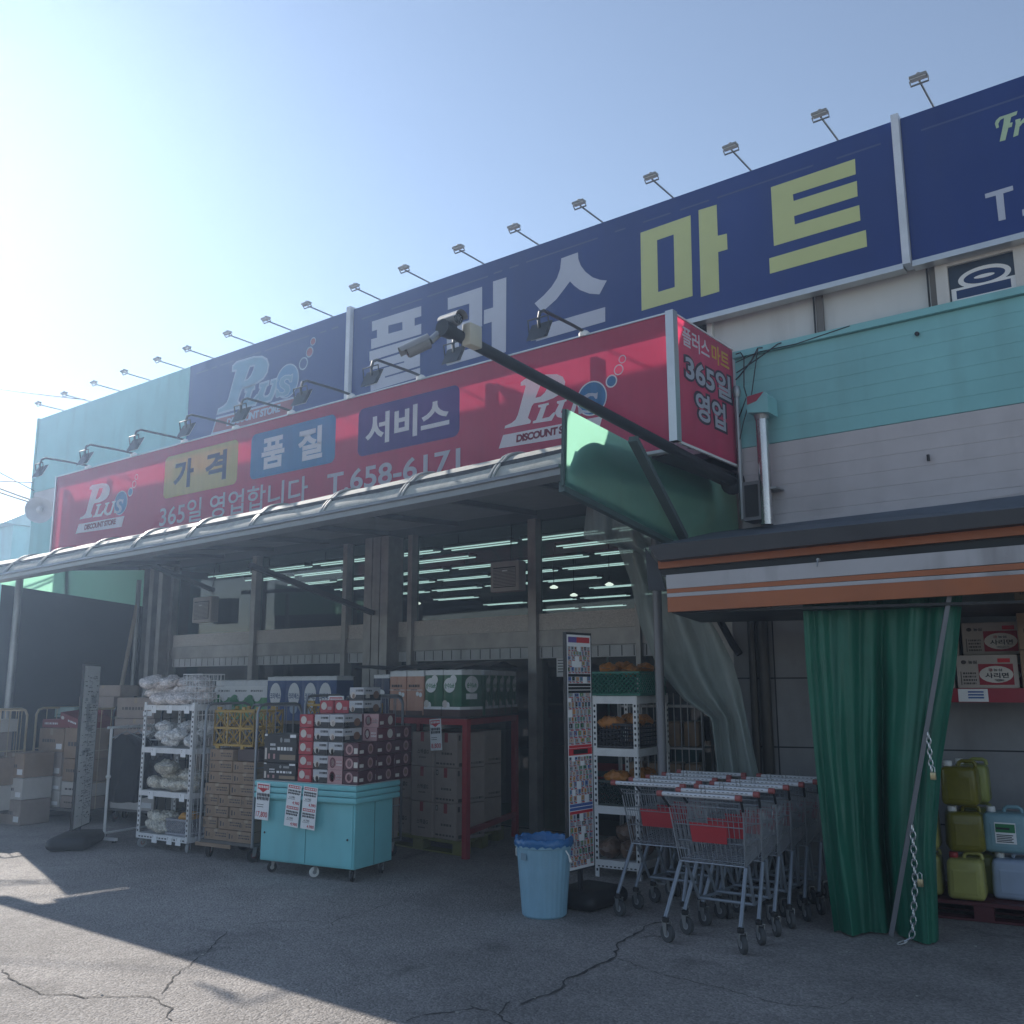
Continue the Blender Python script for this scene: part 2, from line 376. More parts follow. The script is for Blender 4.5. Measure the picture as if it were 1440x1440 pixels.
# big window on the right with a glued-on character
a0 = PY(1314, 371, YW-.05); a1 = PY(1432, 345, YW-.05); zb_ = zT1_-.04
b = MB(); x0, x1 = a0.x, a1.x+.05; zt = PY(1322, 366, YW-.05).z
for q in (((x0, zb_), (x0+.09, zt)), ((x1-.09, zb_), (x1, zt)), ((x0+.09, zt-.07), (x1-.09, zt)), ((x1+.1, zb_), (x1+1, zt))):
    b.box((q[0][0], YW-.06, q[0][1]), (q[1][0], YW-.003, q[1][1]))
wf = b.build('window', mat('window frame white', (.62,.6,.57), .5, dirt=.2), st)
b = MB(); b.box((x0+.09, YW-.03, zb_), (x1-.09, YW-.004, zt-.07)); b.build('pane', mat('dark blue window pane', (.035,.05,.075), .12, var=.05), wf)
Yl = YW-.034
def charring(cx, cz, rx, rz, tx):
    pts = [];
    for k in range(36):
        a = 2*pi*k/36; pts.append((cx+rx*cos(a), cz+rz*sin(a)))
    return pts
c = PY(1384, 387.5, Yl); rx = (PY(1414, 389, Yl).x-PY(1355, 400, Yl).x)/2; rz = (PY(1384, 373, Yl).z-PY(1384, 402, Yl).z)/2-.03
wb, bb = MB(), MB()
vs, fs = tess(charring(c.x, c.z, rx+.04, rz+.03, 0), [charring(c.x, c.z, rx-.002, rz-.002, 0)], Yl); wb.add(vs, fs)
vs, fs = tess(charring(c.x, c.z, rx, rz, 0), [charring(c.x, c.z, rx*.52, rz*.3, 0)], Yl-.001); bb.add(vs, fs)
vs, fs = tess(charring(c.x, c.z, rx*.5, rz*.28, 0), [], Yl-.001); wb.add(vs, fs)
c2 = PY(1383, 406.5, Yl); ww = rx+.08
wb.add([(c2.x-ww, Yl-.0004, c2.z-.06), (c2.x+ww, Yl-.0004, c2.z-.06), (c2.x+ww, Yl-.0004, c2.z+.055), (c2.x-ww, Yl-.0004, c2.z+.055)], [(0,1,2,3)])
bb.add([(c2.x-ww+.035, Yl-.001, c2.z-.035), (c2.x+ww-.035, Yl-.001, c2.z-.035), (c2.x+ww-.035, Yl-.001, c2.z+.035), (c2.x-ww+.035, Yl-.001, c2.z+.035)], [(0,1,2,3)])
for k in range(0): wb.add([(c2.x-ww+.1+k*.03, Yl, c2.z-.12), (c2.x-ww+.12+k*.05, Yl, c2.z-.12), (c2.x-ww+.2+k*.05, Yl, c2.z-.08), (c2.x-ww+.15+k*.03, Yl, c2.z-.08)], [(0,1,2,3)])
wb.build('lettering', INKWHT, wf); bb.build('lettering', mat('navy vinyl', (.015,.04,.12), .5), wf)

# shop front: posts, granite band, transoms, panes
def post(x, wd=.12, dp=.14, z0=0, z1=ZS-.06, name='post', y=YG): MB().box((x-wd/2, y-dp, z0), (x+wd/2, y, z1)).build(name, BRONZE, st)
X752, X485, X357, X240 = [PY(px, 900, YG-.1).x for px in (751, 485, 356, 240)]
XC0, XC1 = PY(510, 880, YG-.3).x, PY(545, 880, YG-.3).x
XGR = -4.3
for x, wd in ((X752, .12), (X485, .085), (X357, .11), (X240, .085), (PY(578, 880, YG-.1).x, .08), (XGR, .12), (PY(905,870,YG).x, .06)): post(x, wd)
for k in range(3):
    x = XC0+(XC1-XC0)*(k+.5)/3; post(x, (XC1-XC0)/3-.02, .30, name='column')
for k in range(3): post(PY(196+k*13, 880, YG-.3).x, .12, .3, name='column')
zg1, zg0 = PY(830, 860, YG).z, PY(830, 884, YG).z
zt1, zt0_ = PY(830, 890, YG).z, PY(830, 905, YG).z
GRAN = mat('speckled granite band', (.60,.565,.52), .5, var=.5, scale=90, bump=0)
XG0 = PY(200, 900, YG).x
b = MB(); b.box((XG0, YG-.08, zg0), (XGR-.06, YG+.02, zg1)); b.build('granite_band', GRAN, st)
b = MB(); b.box((XG0, YG-.10, zt0_-.02), (XGR-.06, YG+.0, zg0-.004)); b.build('transom', BRONZE, st)
b = MB(); b.box((XG0, YG-.07, zt0_-.16), (XGR-.06, YG-.03, zt0_-.024)); b.build('door_header', mat('pale header strip', (.55,.55,.55), .5, dirt=.3), st)
b = MB()
for k in range(70): b.box((XG0+k*.16, YG-.072, zt0_-.15), (XG0+k*.16+.012, YG-.0702, zt0_-.03))
b.build('header_slot', BLACKP, st)
GL = glass('shop window glass')
b = MB(); b.box((XGR+.07, YG-.03, 0), (-.5, YG+.1, ZS-.06)); b.build('lower_wall', BEIGE, st)
xs = sorted([XG0, PY(216,880,YG).x, X240, X357, X485, XC0, XC1, PY(578,880,YG).x, X752, PY(905,870,YG).x, XGR])
for xa, xb in zip(xs, xs[1:]):
    if abs(xa-XC0) < .01: continue
    b = MB(); b.add([(xa, YG-.03, zg1), (xb, YG-.03, zg1), (xb, YG-.03, ZS-.06), (xa, YG-.03, ZS-.06)], [(0,1,2,3)]); b.build('window_pane', GL, st)
    b = MB(); b.add([(xa, YG-.02, .05), (xb, YG-.02, .05), (xb, YG-.02, zt0_-.16), (xa, YG-.02, zt0_-.16)], [(0,1,2,3)]); b.build('glass_door', GL, st)
# notice on the glass door
b = MB(); q = PY(791, 931, YG-.05); b.box((q.x-.1, YG-.03, q.z-.17), (q.x+.1, YG-.026, q.z+.13)); nb = tag(b.build('notice', PAPER), 'white paper notice with lines of text taped to the glass door', 'notice')
b = MB()
for k in range(7): b.box((q.x-.08, YG-.033, q.z+.08-k*.033), (q.x+.08-random.random()*.05, YG-.0302, q.z+.09-k*.033))
b.build('print', INKBLK, nb)
# dim checkout zone behind the glass
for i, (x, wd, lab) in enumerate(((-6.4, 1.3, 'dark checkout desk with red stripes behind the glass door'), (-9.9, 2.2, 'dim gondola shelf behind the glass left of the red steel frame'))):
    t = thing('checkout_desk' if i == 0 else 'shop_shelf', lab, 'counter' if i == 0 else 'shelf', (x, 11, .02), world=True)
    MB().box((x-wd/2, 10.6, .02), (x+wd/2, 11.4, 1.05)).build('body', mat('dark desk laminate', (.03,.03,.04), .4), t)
    if i == 0:
        s = MB()
        for z in (.25, .45, .62): s.box((x-wd/2, 10.596, z), (x+wd/2, 10.599, z+.1))
        s.build('stripe', INKRED, t); MB().box((x-.3, 10.8, 1.05), (x+.3, 11.2, 1.12)).build('desk_top', WHITEP, t)
    else:
        for k in range(3): MB().box((x-wd/2, 10.5, .3+k*.3), (x+wd/2, 10.6, .33+k*.3)).build('shelf_board', STEEL, t)
# fluorescent lights
TUBE = emit('lit fluorescent tube', (.8, 1, .97), .5)
def ceiling_light():
    t = thing('ceiling_light', 'lit twin tube fluorescent light hanging inside the store', 'ceiling light', (0,0,0), group='fluorescent lights inside the store')
    MB().box((-.62, -.11, .03), (.62, .11, .07)).build('housing', mat('grey light housing', (.16,.17,.17), .5), t)
    for s in (-.085, .085): MB().tube([(-.6, s, .015), (.6, s, .015)], .0095, 6).build('tube', TUBE, t)
    MB().bar((-.4,0,.075), (-.4,0,.22), .01).build('hanger', STEEL, t)
    return t
cl = ceiling_light(); first = True
for Y in (10.2, 11.0, 12.0, 13.2, 14.6, 16.2, 18.0, 20.2, 22.8):
    x = -4.2
    while x > -17.2*Y/9.4*.98 and x > XL+1.2:
        if random.random() > .1:
            if first: cl.location = (x, Y, 3.62); first = False
            else: dup(cl, (x, Y, 3.62))
        x -= 1.42
cl2 = None
for x, Y in ((-7.7, 12.4), (-9.1, 13.5), (-8.6, 12.2), (-12.3, 13)):
    b = MB(); b.lathe([(.05, 0), (.07, .02), (.02,.05)], (0, 0, 0), 16); o = b.build('pendant_lamp', emit('lit round lamp', (1, .97, .88), .8)); o.location = (x, Y, 3.2)
    tag(o, 'small round lit lamp hanging inside the store', 'lamp', 'round lamps inside the store'); b = MB(); b.tube([(0,0,.05), (0,0,.66)], .006, 5).build('cord', BLACKP, o)

# ------------------------------------------------------------------ blue sign boards
BLUE = mat('navy blue banner sheet', (.008, .033, .18), .42, var=.16, scale=.9, bump=.12, bscale=2.2, stretch=(1,1,.35), dirt=.05)
PALE = mat('pale lilac vinyl', (.46, .49, .58), .5, var=.06)
LIME = mat('yellow green vinyl', (.52, .56, .25), .5, var=.06)
def board(name, label, px0, px1):
    x0, x1 = PY(px0[0], px0[1], YB).x, PY(px1[0], px1[1], YB).x
    t = thing(name, label, 'sign', ((x0+x1)/2, YB, ZB0), world=True)
    MB().box((x0, YB, ZB0), (x1, YB+.12, ZB1)).build('panel', BLUE, t); MB().box((x0, YB+.123, ZB1-.12), (x1, YW-.004, ZB1-.004)).build('top_bracket', STEEL, t)
    MB().box((x0, YB-.012, ZB0-.05), (x1, YB+.1, ZB0-.003)).build('edge_trim', ALU, t)
    s = MB(); x = x0+.15
    while x < x1-.3:
        l = random.choice((.12, .3, .5, .9)); l = min(l, x1-.1-x); zz = ZB1-.155+.01*sin(x); s.add([(x, YB-.002, zz-.008), (x+l, YB-.002, zz-.008), (x+l, YB-.002, zz+.008), (x, YB-.002, zz+.008)], [(0,1,2,3)]); x += l+random.choice((.08, .2, .1))
    s.build('seam', mat('scuffed seam', (.06,.085,.2), .5), t)
    return t
b_logo = board('logo_sign', 'blue sign board with the pale italic logo and red discount plate', (268, 515), (491, 440))
b_main = board('store_name_sign', 'long blue sign board with giant pale and yellow green Korean letters', (497.5, 439), (1254, 171))
b_tel = board('telephone_sign', 'blue sign board with green script and a pale T at the roof edge', (1266, 168), (1640, 40))
DIV = mat('white divider strip', (.62,.66,.72), .45, dirt=.1)
for px0, px1, lab in (((491.2,440),(497.2,438),'narrow white strip between the logo board and the big letters'), ((1254.3,171),(1265.6,168),'wide white strip between the green letters and the telephone board')):
    x0, x1 = PY(*px0, YB).x, PY(*px1, YB).x
    tag(MB().box((x0+.003, YB-.05, ZB0-.03), (x1-.003, YB+.1, ZB1+.03)).build('divider_strip', DIV), lab, 'trim strip')
za = lambda L: [(480+x*.194444, 320+y*.194444) for x, y in L]
zb = lambda L: [(740+x*.222222, 220+y*.222222) for x, y in L]
zc = lambda L: [(960+x*.333333, 80+y*.333333) for x, y in L]
zd = lambda L: [(1180+x*.180556, 80+y*.180556) for x, y in L]
YF = YB-.004
def glyph(name, parts, m, parent):
    b = MB()
    for q in parts:
        outer, holes = (q[0], q[1:]) if isinstance(q, tuple) else (q, [])
        cv = lambda L: [(PY(x, y, YF).x, PY(x, y, YF).z) for x, y in L]
        vs, fs = tess(cv(outer), [cv(h) for h in holes], YF); b.add(vs, fs)
    return b.build(name, m, parent)
glyph('letter', [(za([(222,680),(578,567),(578,640),(530,655),(530,710),(578,695),(578,770),(215,880),(215,808),(258,797),(258,738),(222,750)]), za([(340,708),(442,682),(442,740),(340,768)])),
    za([(203,897),(585,782),(585,845),(203,967)]),
    za([(215,975),(570,868),(568,1000),(315,1077),(315,1087),(570,1014),(570,1078),(212,1185),(212,1042),(455,976),(455,966),(213,1032)])], PALE, b_main)
glyph('letter', [za([(770,510),(1018,428),(1018,715),(850,768),(850,900),(1035,845),(1035,922),(763,1000),(763,720),(925,670),(925,550),(770,595)]),
    za([(1097,390),(1193,360),(1190,900),(1088,930),(1088,682),(1030,700),(1032,597),(1097,578)])], PALE, b_main)
glyph('letter', [zb([(222,645),(327,607),(330,650),(345,690),(375,730),(420,765),(470,782),(510,785),(463,873),(400,868),(340,845),(300,815),(277,790),(240,840),(190,905),(100,985),(53,930),(110,880),(160,825),(195,770),(215,710)]),
    zb([(62,1080),(500,953),(500,1045),(62,1170)])], PALE, b_main)
glyph('letter', [(zb([(723,483),(1040,372),(1053,883),(730,977)]), zb([(828,530),(933,494),(940,826),(835,858)])),
    zb([(1090,340),(1205,305),(1212,502),(1270,488),(1274,588),(1215,605),(1222,855),(1105,890)])], LIME, b_main)
glyph('letter', [zc([(372,550),(727,430),(730,495),(465,580),(468,608),(735,523),(738,588),(470,672),(473,707),(745,625),(750,690),(385,798)]),
    zc([(365,850),(773,730),(778,800),(368,915)])], LIME, b_main)
glyph('letter', [zd([(1135,1068),(1352,1002),(1357,1038),(1278,1063),(1298,1265),(1243,1278),(1220,1080),(1140,1102)]), zd([(1425,1190),(1470,1175),(1475,1225),(1430,1240)])], PALE, b_tel)
glyph('letter', [zd([(1213,520),(1222,495),(1250,468),(1300,452),(1390,420),(1380,452),(1340,468),(1330,515),(1352,508),(1345,545),(1318,552),(1295,648),(1250,660),(1280,520),(1285,475),(1255,492),(1240,520),(1245,548),(1225,558)]),
    zd([(1372,490),(1415,478),(1412,505),(1440,475),(1470,470),(1465,505),(1430,515),(1405,545),(1395,610),(1355,625),(1375,520)])], mat('pale green vinyl', (.42,.55,.36), .5), b_tel)

# logo in sign units, traced once: x right, z up, plate lower-left at 0,0
ze = lambda L: [(240+x*.194444, 420+y*.194444) for x, y in L]
_o = PY(*ze([(305,970)])[0], YB); 
def lg(L):
    out = []
    for x, y in ze(L):
        p = PY(x, y, YB); out.append((p.x-_o.x, p.z-_o.z))
    return out
LOGO = dict(
 P=lg([(455,490),(480,465),(600,430),(660,427),(692,445),(703,480),(695,530),(670,570),(630,600),(580,625),(520,640),(507,660),(480,745),(497,765),(490,785),(345,825),(350,805),(385,785),(410,760),(425,725),(480,520),(478,511),(453,516)]),
 Ph=lg([(572,485),(612,477),(605,515),(585,560),(560,590),(530,600)]),
 L=lg([(543,652),(603,633),(603,648),(590,655),(560,748),(600,735),(625,703),(643,697),(612,762),(505,785),(508,768),(525,760),(558,668),(543,668)]),
 U=lg([(650,622),(705,605),(703,620),(692,627),(668,700),(680,717),(705,711),(722,690),(747,612),(730,610),(732,597),(785,580),(783,597),(770,603),(745,690),(725,730),(680,745),(645,735),(632,705),(660,642),(648,637)]),
 S=lg([(882,552),(876,598),(866,600),(856,580),(838,580),(822,594),(826,612),(858,632),(864,660),(850,690),(822,704),(795,700),(774,712),(766,708),(766,662),(776,660),(788,682),(812,686),(832,672),(828,656),(800,636),(792,612),(802,580),(828,560),(852,558),(870,560)]),
 plate=lg([(335,872),(898,722),(868,838),(305,970)]), txt=lg([(405,930),(798,768)]), c=lg([(845,597),(845,478),(845,716)]), b1=lg([(962,470),(962,424)]), b2=lg([(1007,387),(1007,349)]), b3=lg([(1032,310),(1032,281)]))
def make_logo(parent, x0, z0, Y, sx, sz, c):
    T = lambda L: [(x0+x*sx, z0+z*sz) for x, z in L]
    o = MB(); 
    if c.get('outline'):
        for k in ('P', 'L', 'U', 'plate'):
            h = [offset_loop(T(LOGO['Ph']), -.022)] if k == 'P' else []
            vs, fs = tess(offset_loop(T(LOGO[k]), .028), h, Y-.002); o.add(vs, fs)
        o.build('logo_outline', c['outline'], parent)
    b = MB(); vs, fs = tess(T(LOGO['P']), [T(LOGO['Ph'])], Y-.004); b.add(vs, fs)
    for k in ('L', 'U'):
        vs, fs = tess(T(LOGO[k]), [], Y-.005); b.add(vs, fs)
    b.build('logo_letter', c['letter'], parent)
    cc = T(LOGO['c']); r = (cc[1][1]-cc[2][1])/2; cz = (cc[1][1]+cc[2][1])/2; cx = cc[0][0]
    disc_poly(MB(), cx, cz, Y-.0045, r).build('logo_ball', c['ball'], parent)
    o = ring_poly(MB(), cx, cz, Y-.0055, r*.95, r*1.03); 
    if c.get('outline'): vs, fs = tess(offset_loop(T(LOGO['S']), .014), [], Y-.0062); o.add(vs, fs)
    for k, f in (('b1', c.get('f1')), ('b2', c.get('f2')), ('b3', c.get('f3'))):
        p = T(LOGO[k]); rr = abs(p[1][1]-p[0][1]); ring_poly(o, p[0][0], p[0][1], Y-.0055, rr*.78, rr)
        if f: disc_poly(MB(), p[0][0], p[0][1], Y-.004, rr*.8).build('logo_bubble', f, parent)
    o.build('logo_ring', c['rim'], parent)
    vs, fs = tess(T(LOGO['S']), [], Y-.0068); MB().add(vs, fs).build('logo_letter', c['sletter'], parent)
    vs, fs = tess(T(LOGO['plate']), [], Y-.004); MB().add(vs, fs).build('logo_plate', c['plate'], parent)
    q = T(LOGO['txt']); pl = T(LOGO['plate']); h = pl[3][1]; hgt = pl[0][1]-pl[3][1]
    text_part('logo_lettering', 'DISCOUNT STORE', (q[0][0], Y-.006, h+hgt*.2), UX, UZ, q[1][0]-q[0][0], hgt*.6, c['ptext'], parent, .05, .08, .9)
LB = mat('pale steel blue vinyl', (.16,.30,.42), .5); RIM = mat('light blue grey outline vinyl', (.38,.46,.56), .5)
make_logo(b_logo, _o.x, _o.z, YB, 1, 1, dict(outline=RIM, letter=LB, ball=mat('logo ball blue', (.10,.24,.42), .45, var=.3, scale=1.5), rim=RIM, sletter=LB, plate=mat('brick red vinyl', (.26,.06,.08), .5), ptext=RIM,
    f2=mat('brick red vinyl', (0,0,0)), f3=mat('brick red vinyl', (0,0,0))))

# roof edge lamps over the blue boards
def roof_lamp():
    t = thing('roof_lamp', 'small grey sign lamp on a slanted arm along the roof edge', 'lamp', group='sign lamps along the roof edge')
    MB().tube([(0,.03,-.2), (0,.0,-.01), (0,-.44,.0)], .009, 6).build('arm', STEEL, t)
    b = MB(); b.rbox((-.066,-.495,.012), (.066,-.43,.036), .007); b.lathe([(.018,0),(.018,.018)], (0,-.46,.036), 8); h = b.build('lamp_head', mat('grey lamp housing', (.25,.25,.245), .5), t)
    b = MB(); b.tube([(-.066,-.46,.012),(-.066,-.435,-.02),(.066,-.435,-.02),(.066,-.46,.012)], .008, 5); b.build('bracket', STEEL, h)
    MB().box((-.058,-.488,.005), (.058,-.437,.011)).build('lamp_glass', mat('lamp glass', (.6,.6,.58), .15), h)
    return t
rl = roof_lamp(); base_px = [(92,578),(129,565),(171,550),(214,535),(261,519),(303,503),(360,483),(414,464),(471,446),(538,423),(607,400),(683,374),(760,346),(850,313),(949,277),(1058,237),(1180,195),(1314,150)]
for i, (x, y) in enumerate(base_px):
    p = PY(x, y, YB+.05); o = rl if i == 0 else dup(rl, (0,0,0)); o.location = (p.x, YB+.05, ZB1+.02)
# ------------------------------------------------------------------ right hand wall of the annex and its fittings
zT1, zTm = PY(1240, 449, YT).z, PY(1440, 565, YT).z
XA = PY(1036, 580, YT).x
an = thing('annex_building', 'low annex with teal parapet over grey white cladding right of the red sign', 'annex', (0, YT+.2, 0), world=True)
def cladding(name, z0, z1, n, m):
    b = MB(); h = (z1-z0)/n
    for k in range(n):
        za_ = z0+k*h; b.prism([(XA, YT+.012, za_), (XA, YT+.0105, za_+.004), (XA, YT+.0105, za_+h-.004), (XA, YT+.012, za_+h-.001), (XA, YT+.05, za_+h-.001), (XA, YT+.05, za_)], (8, 0, 0))
    return b.build(name, m, an)
cladding('teal_cladding', zTm, zT1-.06, 7, TEAL)
cladding('white_cladding', 3.0, zTm-.004, 6, PINKW)
MB().box((XA-.004, YT-.03, zT1-.057), (5, YW-.006, zT1)).build('parapet_cap', TEAL, an)
MB().box((XA+.01, YT+.055, 3.0), (4.6, YT+.2, zT1-.07)).build('wall_core', DARKIN, an)
b = MB(); q = PY(1306, 640, YT); b.tube([(q.x, YT-.02, q.z), (q.x, YT-.02, q.z-.05)], .012, 6); q2 = PY(1290, 470, YT); b.lathe([(.018,0),(.018,.02)], (q2.x, YT-.02, q2.z), 8, 'y'); b.build('bolt', BLACKP, an)
# lower wall, turned as the awning
TH = radians(18); AU, AN = Vector((cos(TH), sin(TH), 0)), Vector((-sin(TH), cos(TH), 0))
W0 = Vector((-3.75, 8.15, 0))
b = MB(); b.prism([W0, W0+AU*6, W0+AU*6+AN*.15, W0+AN*.15], (0,0,3.1)); b.build('lower_wall', mat('grey board wall', (.28,.28,.29), .7, var=.12, dirt=.35), an)
b = MB()
for z in (.55, 1.15, 1.75, 2.35): b.prism([W0-AN*.003+Vector((0,0,z)), W0+AU*6-AN*.003+Vector((0,0,z)), W0+AU*6-AN*.003+Vector((0,0,z+.012)), W0-AN*.003+Vector((0,0,z+.012))], -AN*.002)
for u in (.35, .8): b.prism([W0+AU*u-AN*.003, W0+AU*(u+.012)-AN*.003, W0+AU*(u+.012)-AN*.003+UZ*3, W0+AU*u-AN*.003+UZ*3], -AN*.002)
b.build('board_joint', INKBLK, an)
MB().prism([PY(1100,737,YT-.005)+Vector((-.35,0,-.1)), PY(1440,695,YT-.005)+Vector((1.2,0,-.02)), PY(1440,680,YT-.005)+Vector((1.2,-.03,0)), PY(1085,736,YT-.005)], (0,-.035,0)).build('bent_flashing', PINKW, an)

# vent stack with hood, box, conduit, cables
vp = thing('vent_pipe', 'shiny upright vent pipe with a bent teal hood on the annex wall', 'pipe', (PY(1076,735,YT-.16).x, YT-.16, PY(1076,735,YT-.16).z), world=True)
a, c = PY(1077,738,YT-.16), PY(1073,590,YT-.16); a.x = c.x = (a.x+c.x)/2
MB().tube([a, c], .052, 16).build('pipe', mat('shiny metal pipe', (.5,.48,.48), .25, .9, .2, stretch=(6,6,1)), vp)
MB().lathe([(.055,0),(.066,.04)], c, 16).build('collar', STEEL, vp)
h = c+Vector((0,0,.05)); b = MB(); b.prism([h+Vector((-.09,-.09,.01)), h+Vector((.10,-.09,-.02)), h+Vector((.10,-.09,.13)), h+Vector((.07,-.09,.17)), h+Vector((-.09,-.09,.15))], (0,.2,0)); b.build('hood', TEAL, vp)
b = MB(); b.add([h+Vector((-.085,-.093,.075)), h+Vector((.0,-.093,.095)), h+Vector((.068,-.093,.165)), h+Vector((-.085,-.093,.148))], [(0,1,2,3)]); b.build('sticker', mat('red torn sticker', (.35,.04,.07), .5), vp)
b = MB(); b.box(a+Vector((-.09,-.005,.3)), a+Vector((.1,.16,.315))); b.build('clamp', STEEL, vp)
bx = thing('speaker_box', 'tall black speaker box on the annex wall beside the vent pipe', 'speaker', (PY(1057,705,YT-.15).x, YT-.15, PY(1057,735,YT-.15).z), world=True)
p0, p1 = PY(1046,733,YT-.2), PY(1070,675,YT-.2)
MB().box((p0.x, YT-.2, p0.z), (p1.x, YT-.01, p1.z)).build('housing', mat('grey speaker housing', (.17,.17,.18), .5), bx)
MB().box((p0.x+.02, YT-.206, p0.z+.03), (p1.x-.03, YT-.201, p1.z-.03)).build('grille', BLACKP, bx)
cdt = thing('conduit', 'thin grey conduit pipe at the back edge of the red sign', 'pipe', (XA+.02, YT-.05, 3.1), world=True)
MB().tube([(XA+.03,YT-.05,3.1),(XA+.03,YT-.05,4.2)], .022, 8).build('pipe', STEEL, cdt); MB().lathe([(.028,0),(.04,.05),(.028,.1)], (XA+.03,YT-.05,4.2), 10).build('elbow', STEEL, cdt)
def wire(name, label, pts, r=.006, m=BLACKP, group=None, sag=0):
    P = [Vector(p) for p in pts]; Q = []
    for a, c in zip(P, P[1:]):
        n = max(2, int((c-a).length/.15) if (c-a).length < 6 else 14)
        for k in range(n): t = k/n; Q.append(a.lerp(c, t)-Vector((0,0,sag*4*t*(1-t))))
    Q.append(P[-1]); return tag(MB().tube(Q, r, 5).build(name, m), label, 'cable', group)
zg = lambda L, Y: [PY(1020+x*.19444, 470+y*.19444, Y) for x, y in L]
Yc_ = YT-.03
wire('cable', 'loose black cable looping from the teal parapet down beside the sign', zg([(270,98),(235,100),(190,190),(100,305),(75,330)], Yc_), .007)
wire('cable', 'black cable crossing the teal wall just under the parapet', zg([(405,62),(380,70),(230,180),(80,280)], Yc_-.02), .006)
wire('cable', 'straight thin cable hanging from the parapet to the conduit', zg([(235,105),(190,430),(130,640),(105,760)], Yc_-.04), .005)
wire('cable', 'pale looped cable end at the top corner of the red sign', zg([(75,145),(110,133),(135,170),(135,380),(155,450),(100,600)], Yc_-.05), .006)
wire('cable', 'long thin cable running along the teal parapet edge', zg([(75,205),(235,130),(514,70),(900,-60)], Yc_), .005)

# ------------------------------------------------------------------ awning in front of the annex
A0 = Vector((-2.53, 6.75, 0))
def AP(x, y, off=0.0): return PL(x, y, A0+AN*off, AN)
aw = thing('awning', 'dark roofed awning with grimy orange and white striped fascia over the stock corner', 'awning', (-2.5, 6.8, 0), world=True)
ORG = mat('faded orange fascia paint', (.36,.115,.045), .5, var=.12, scale=2, dirt=.15); WHF = mat('grimy white fascia paint', (.42,.41,.43), .5, var=.1, scale=2, dirt=.6)
def strip(name, m, pts, off=0.0, th=.06):
    p = [AP(x, y, off) for x, y in pts]
    e = (p[1]-p[0]).normalized()*.8; p[1] = p[1]+e; p[2] = p[2]+e        # runs on past the picture's edge
    return MB().prism(p, AN*th).build(name, m, aw)
strip('fascia_board', WHF, [(936.5,808.8),(1440,766),(1440,791),(937.6,828.4)], -.12, .05)
strip('orange_stripe', ORG, [(937.6,828.7),(1440,791.3),(1440,801),(938,834.4)], -.122, .05)
strip('white_stripe', WHF, [(938,834.7),(1440,801.3),(1440,807),(938.4,839.9)], -.12, .05)
strip('orange_fascia', ORG, [(938.4,840.2),(1440,807.3),(1440,832),(939,860.7)], -.122, .05)
strip('valance', ORG, [(925,789),(1440,735),(1440,753),(926,800)], -.02, .03)
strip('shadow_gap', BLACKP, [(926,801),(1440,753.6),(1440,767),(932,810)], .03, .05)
strip('eave_gutter', mat('dark brown gutter', (.045,.042,.045), .5, dirt=.2), [(912.6,767.4),(1440,713.5),(1440,734.7),(925,788)], -.14, .12)
e0, e1 = AP(912.6,768.5,-.1), AP(1440,715,-.1); e1 = e1+(e1-e0).normalized()*.8
r0, r1 = Vector((e0.x-.1, YT-.04, 3.02)), Vector((2.2, YT-.04, 3.1))
MB().prism([e0, e1, r1, r0], (0,0,-.03)).build('roof_sheet', mat('slate grey tarpaulin roof', (.11,.125,.15), .6, var=.2, dirt=.1), aw)
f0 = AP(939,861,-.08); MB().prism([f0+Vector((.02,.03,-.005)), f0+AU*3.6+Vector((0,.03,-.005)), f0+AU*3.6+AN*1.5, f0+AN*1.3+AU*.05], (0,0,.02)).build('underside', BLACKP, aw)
MB().prism([AP(907,770,.02), AP(926,795,.02), AP(936,830,.02), AP(912,830,.02)], AN*.02).build('end_flap', mat('dark grey flap', (.05,.055,.065), .7), aw)
b = MB(); q = AP(1150,787,-.16); b.lathe([(.012,0),(.012,.03)], q, 8, 'y'); b.tube([q, q+Vector((.0,-.02,-.05))], .006, 6); b.build('hook', STEEL, aw)
pp = thing('support_post', 'bare steel post standing beside the white crate rack', 'post', (-4.27, 7.7, 0), world=True)
MB().tube([(-4.27,7.7,0), (-4.27,7.7,3.2)], .042, 14).build('pole', mat('dull steel post', (.22,.22,.24), .45, .5, .15, dirt=.2), pp); MB().lathe([(.09,0),(.09,.015)], (-4.27,7.7,.002), 12).build('base_plate', STEEL, pp)
for i, (x, y, lab) in enumerate(((1066, 1085, 'dark downpipe on the board wall behind the trolleys'), (1082, 1085, 'rusty black downpipe nearest the green curtain'))):
    q = PL(x, y, W0-AN*.07, AN); tag(MB().tube([(q.x,q.y,0), (q.x,q.y,2.62)], .05 if i else .035, 12).build('downpipe', mat('dirty dark pipe', (.05,.047,.045), .4, .3, .4, dirt=.3)), lab, 'pipe')

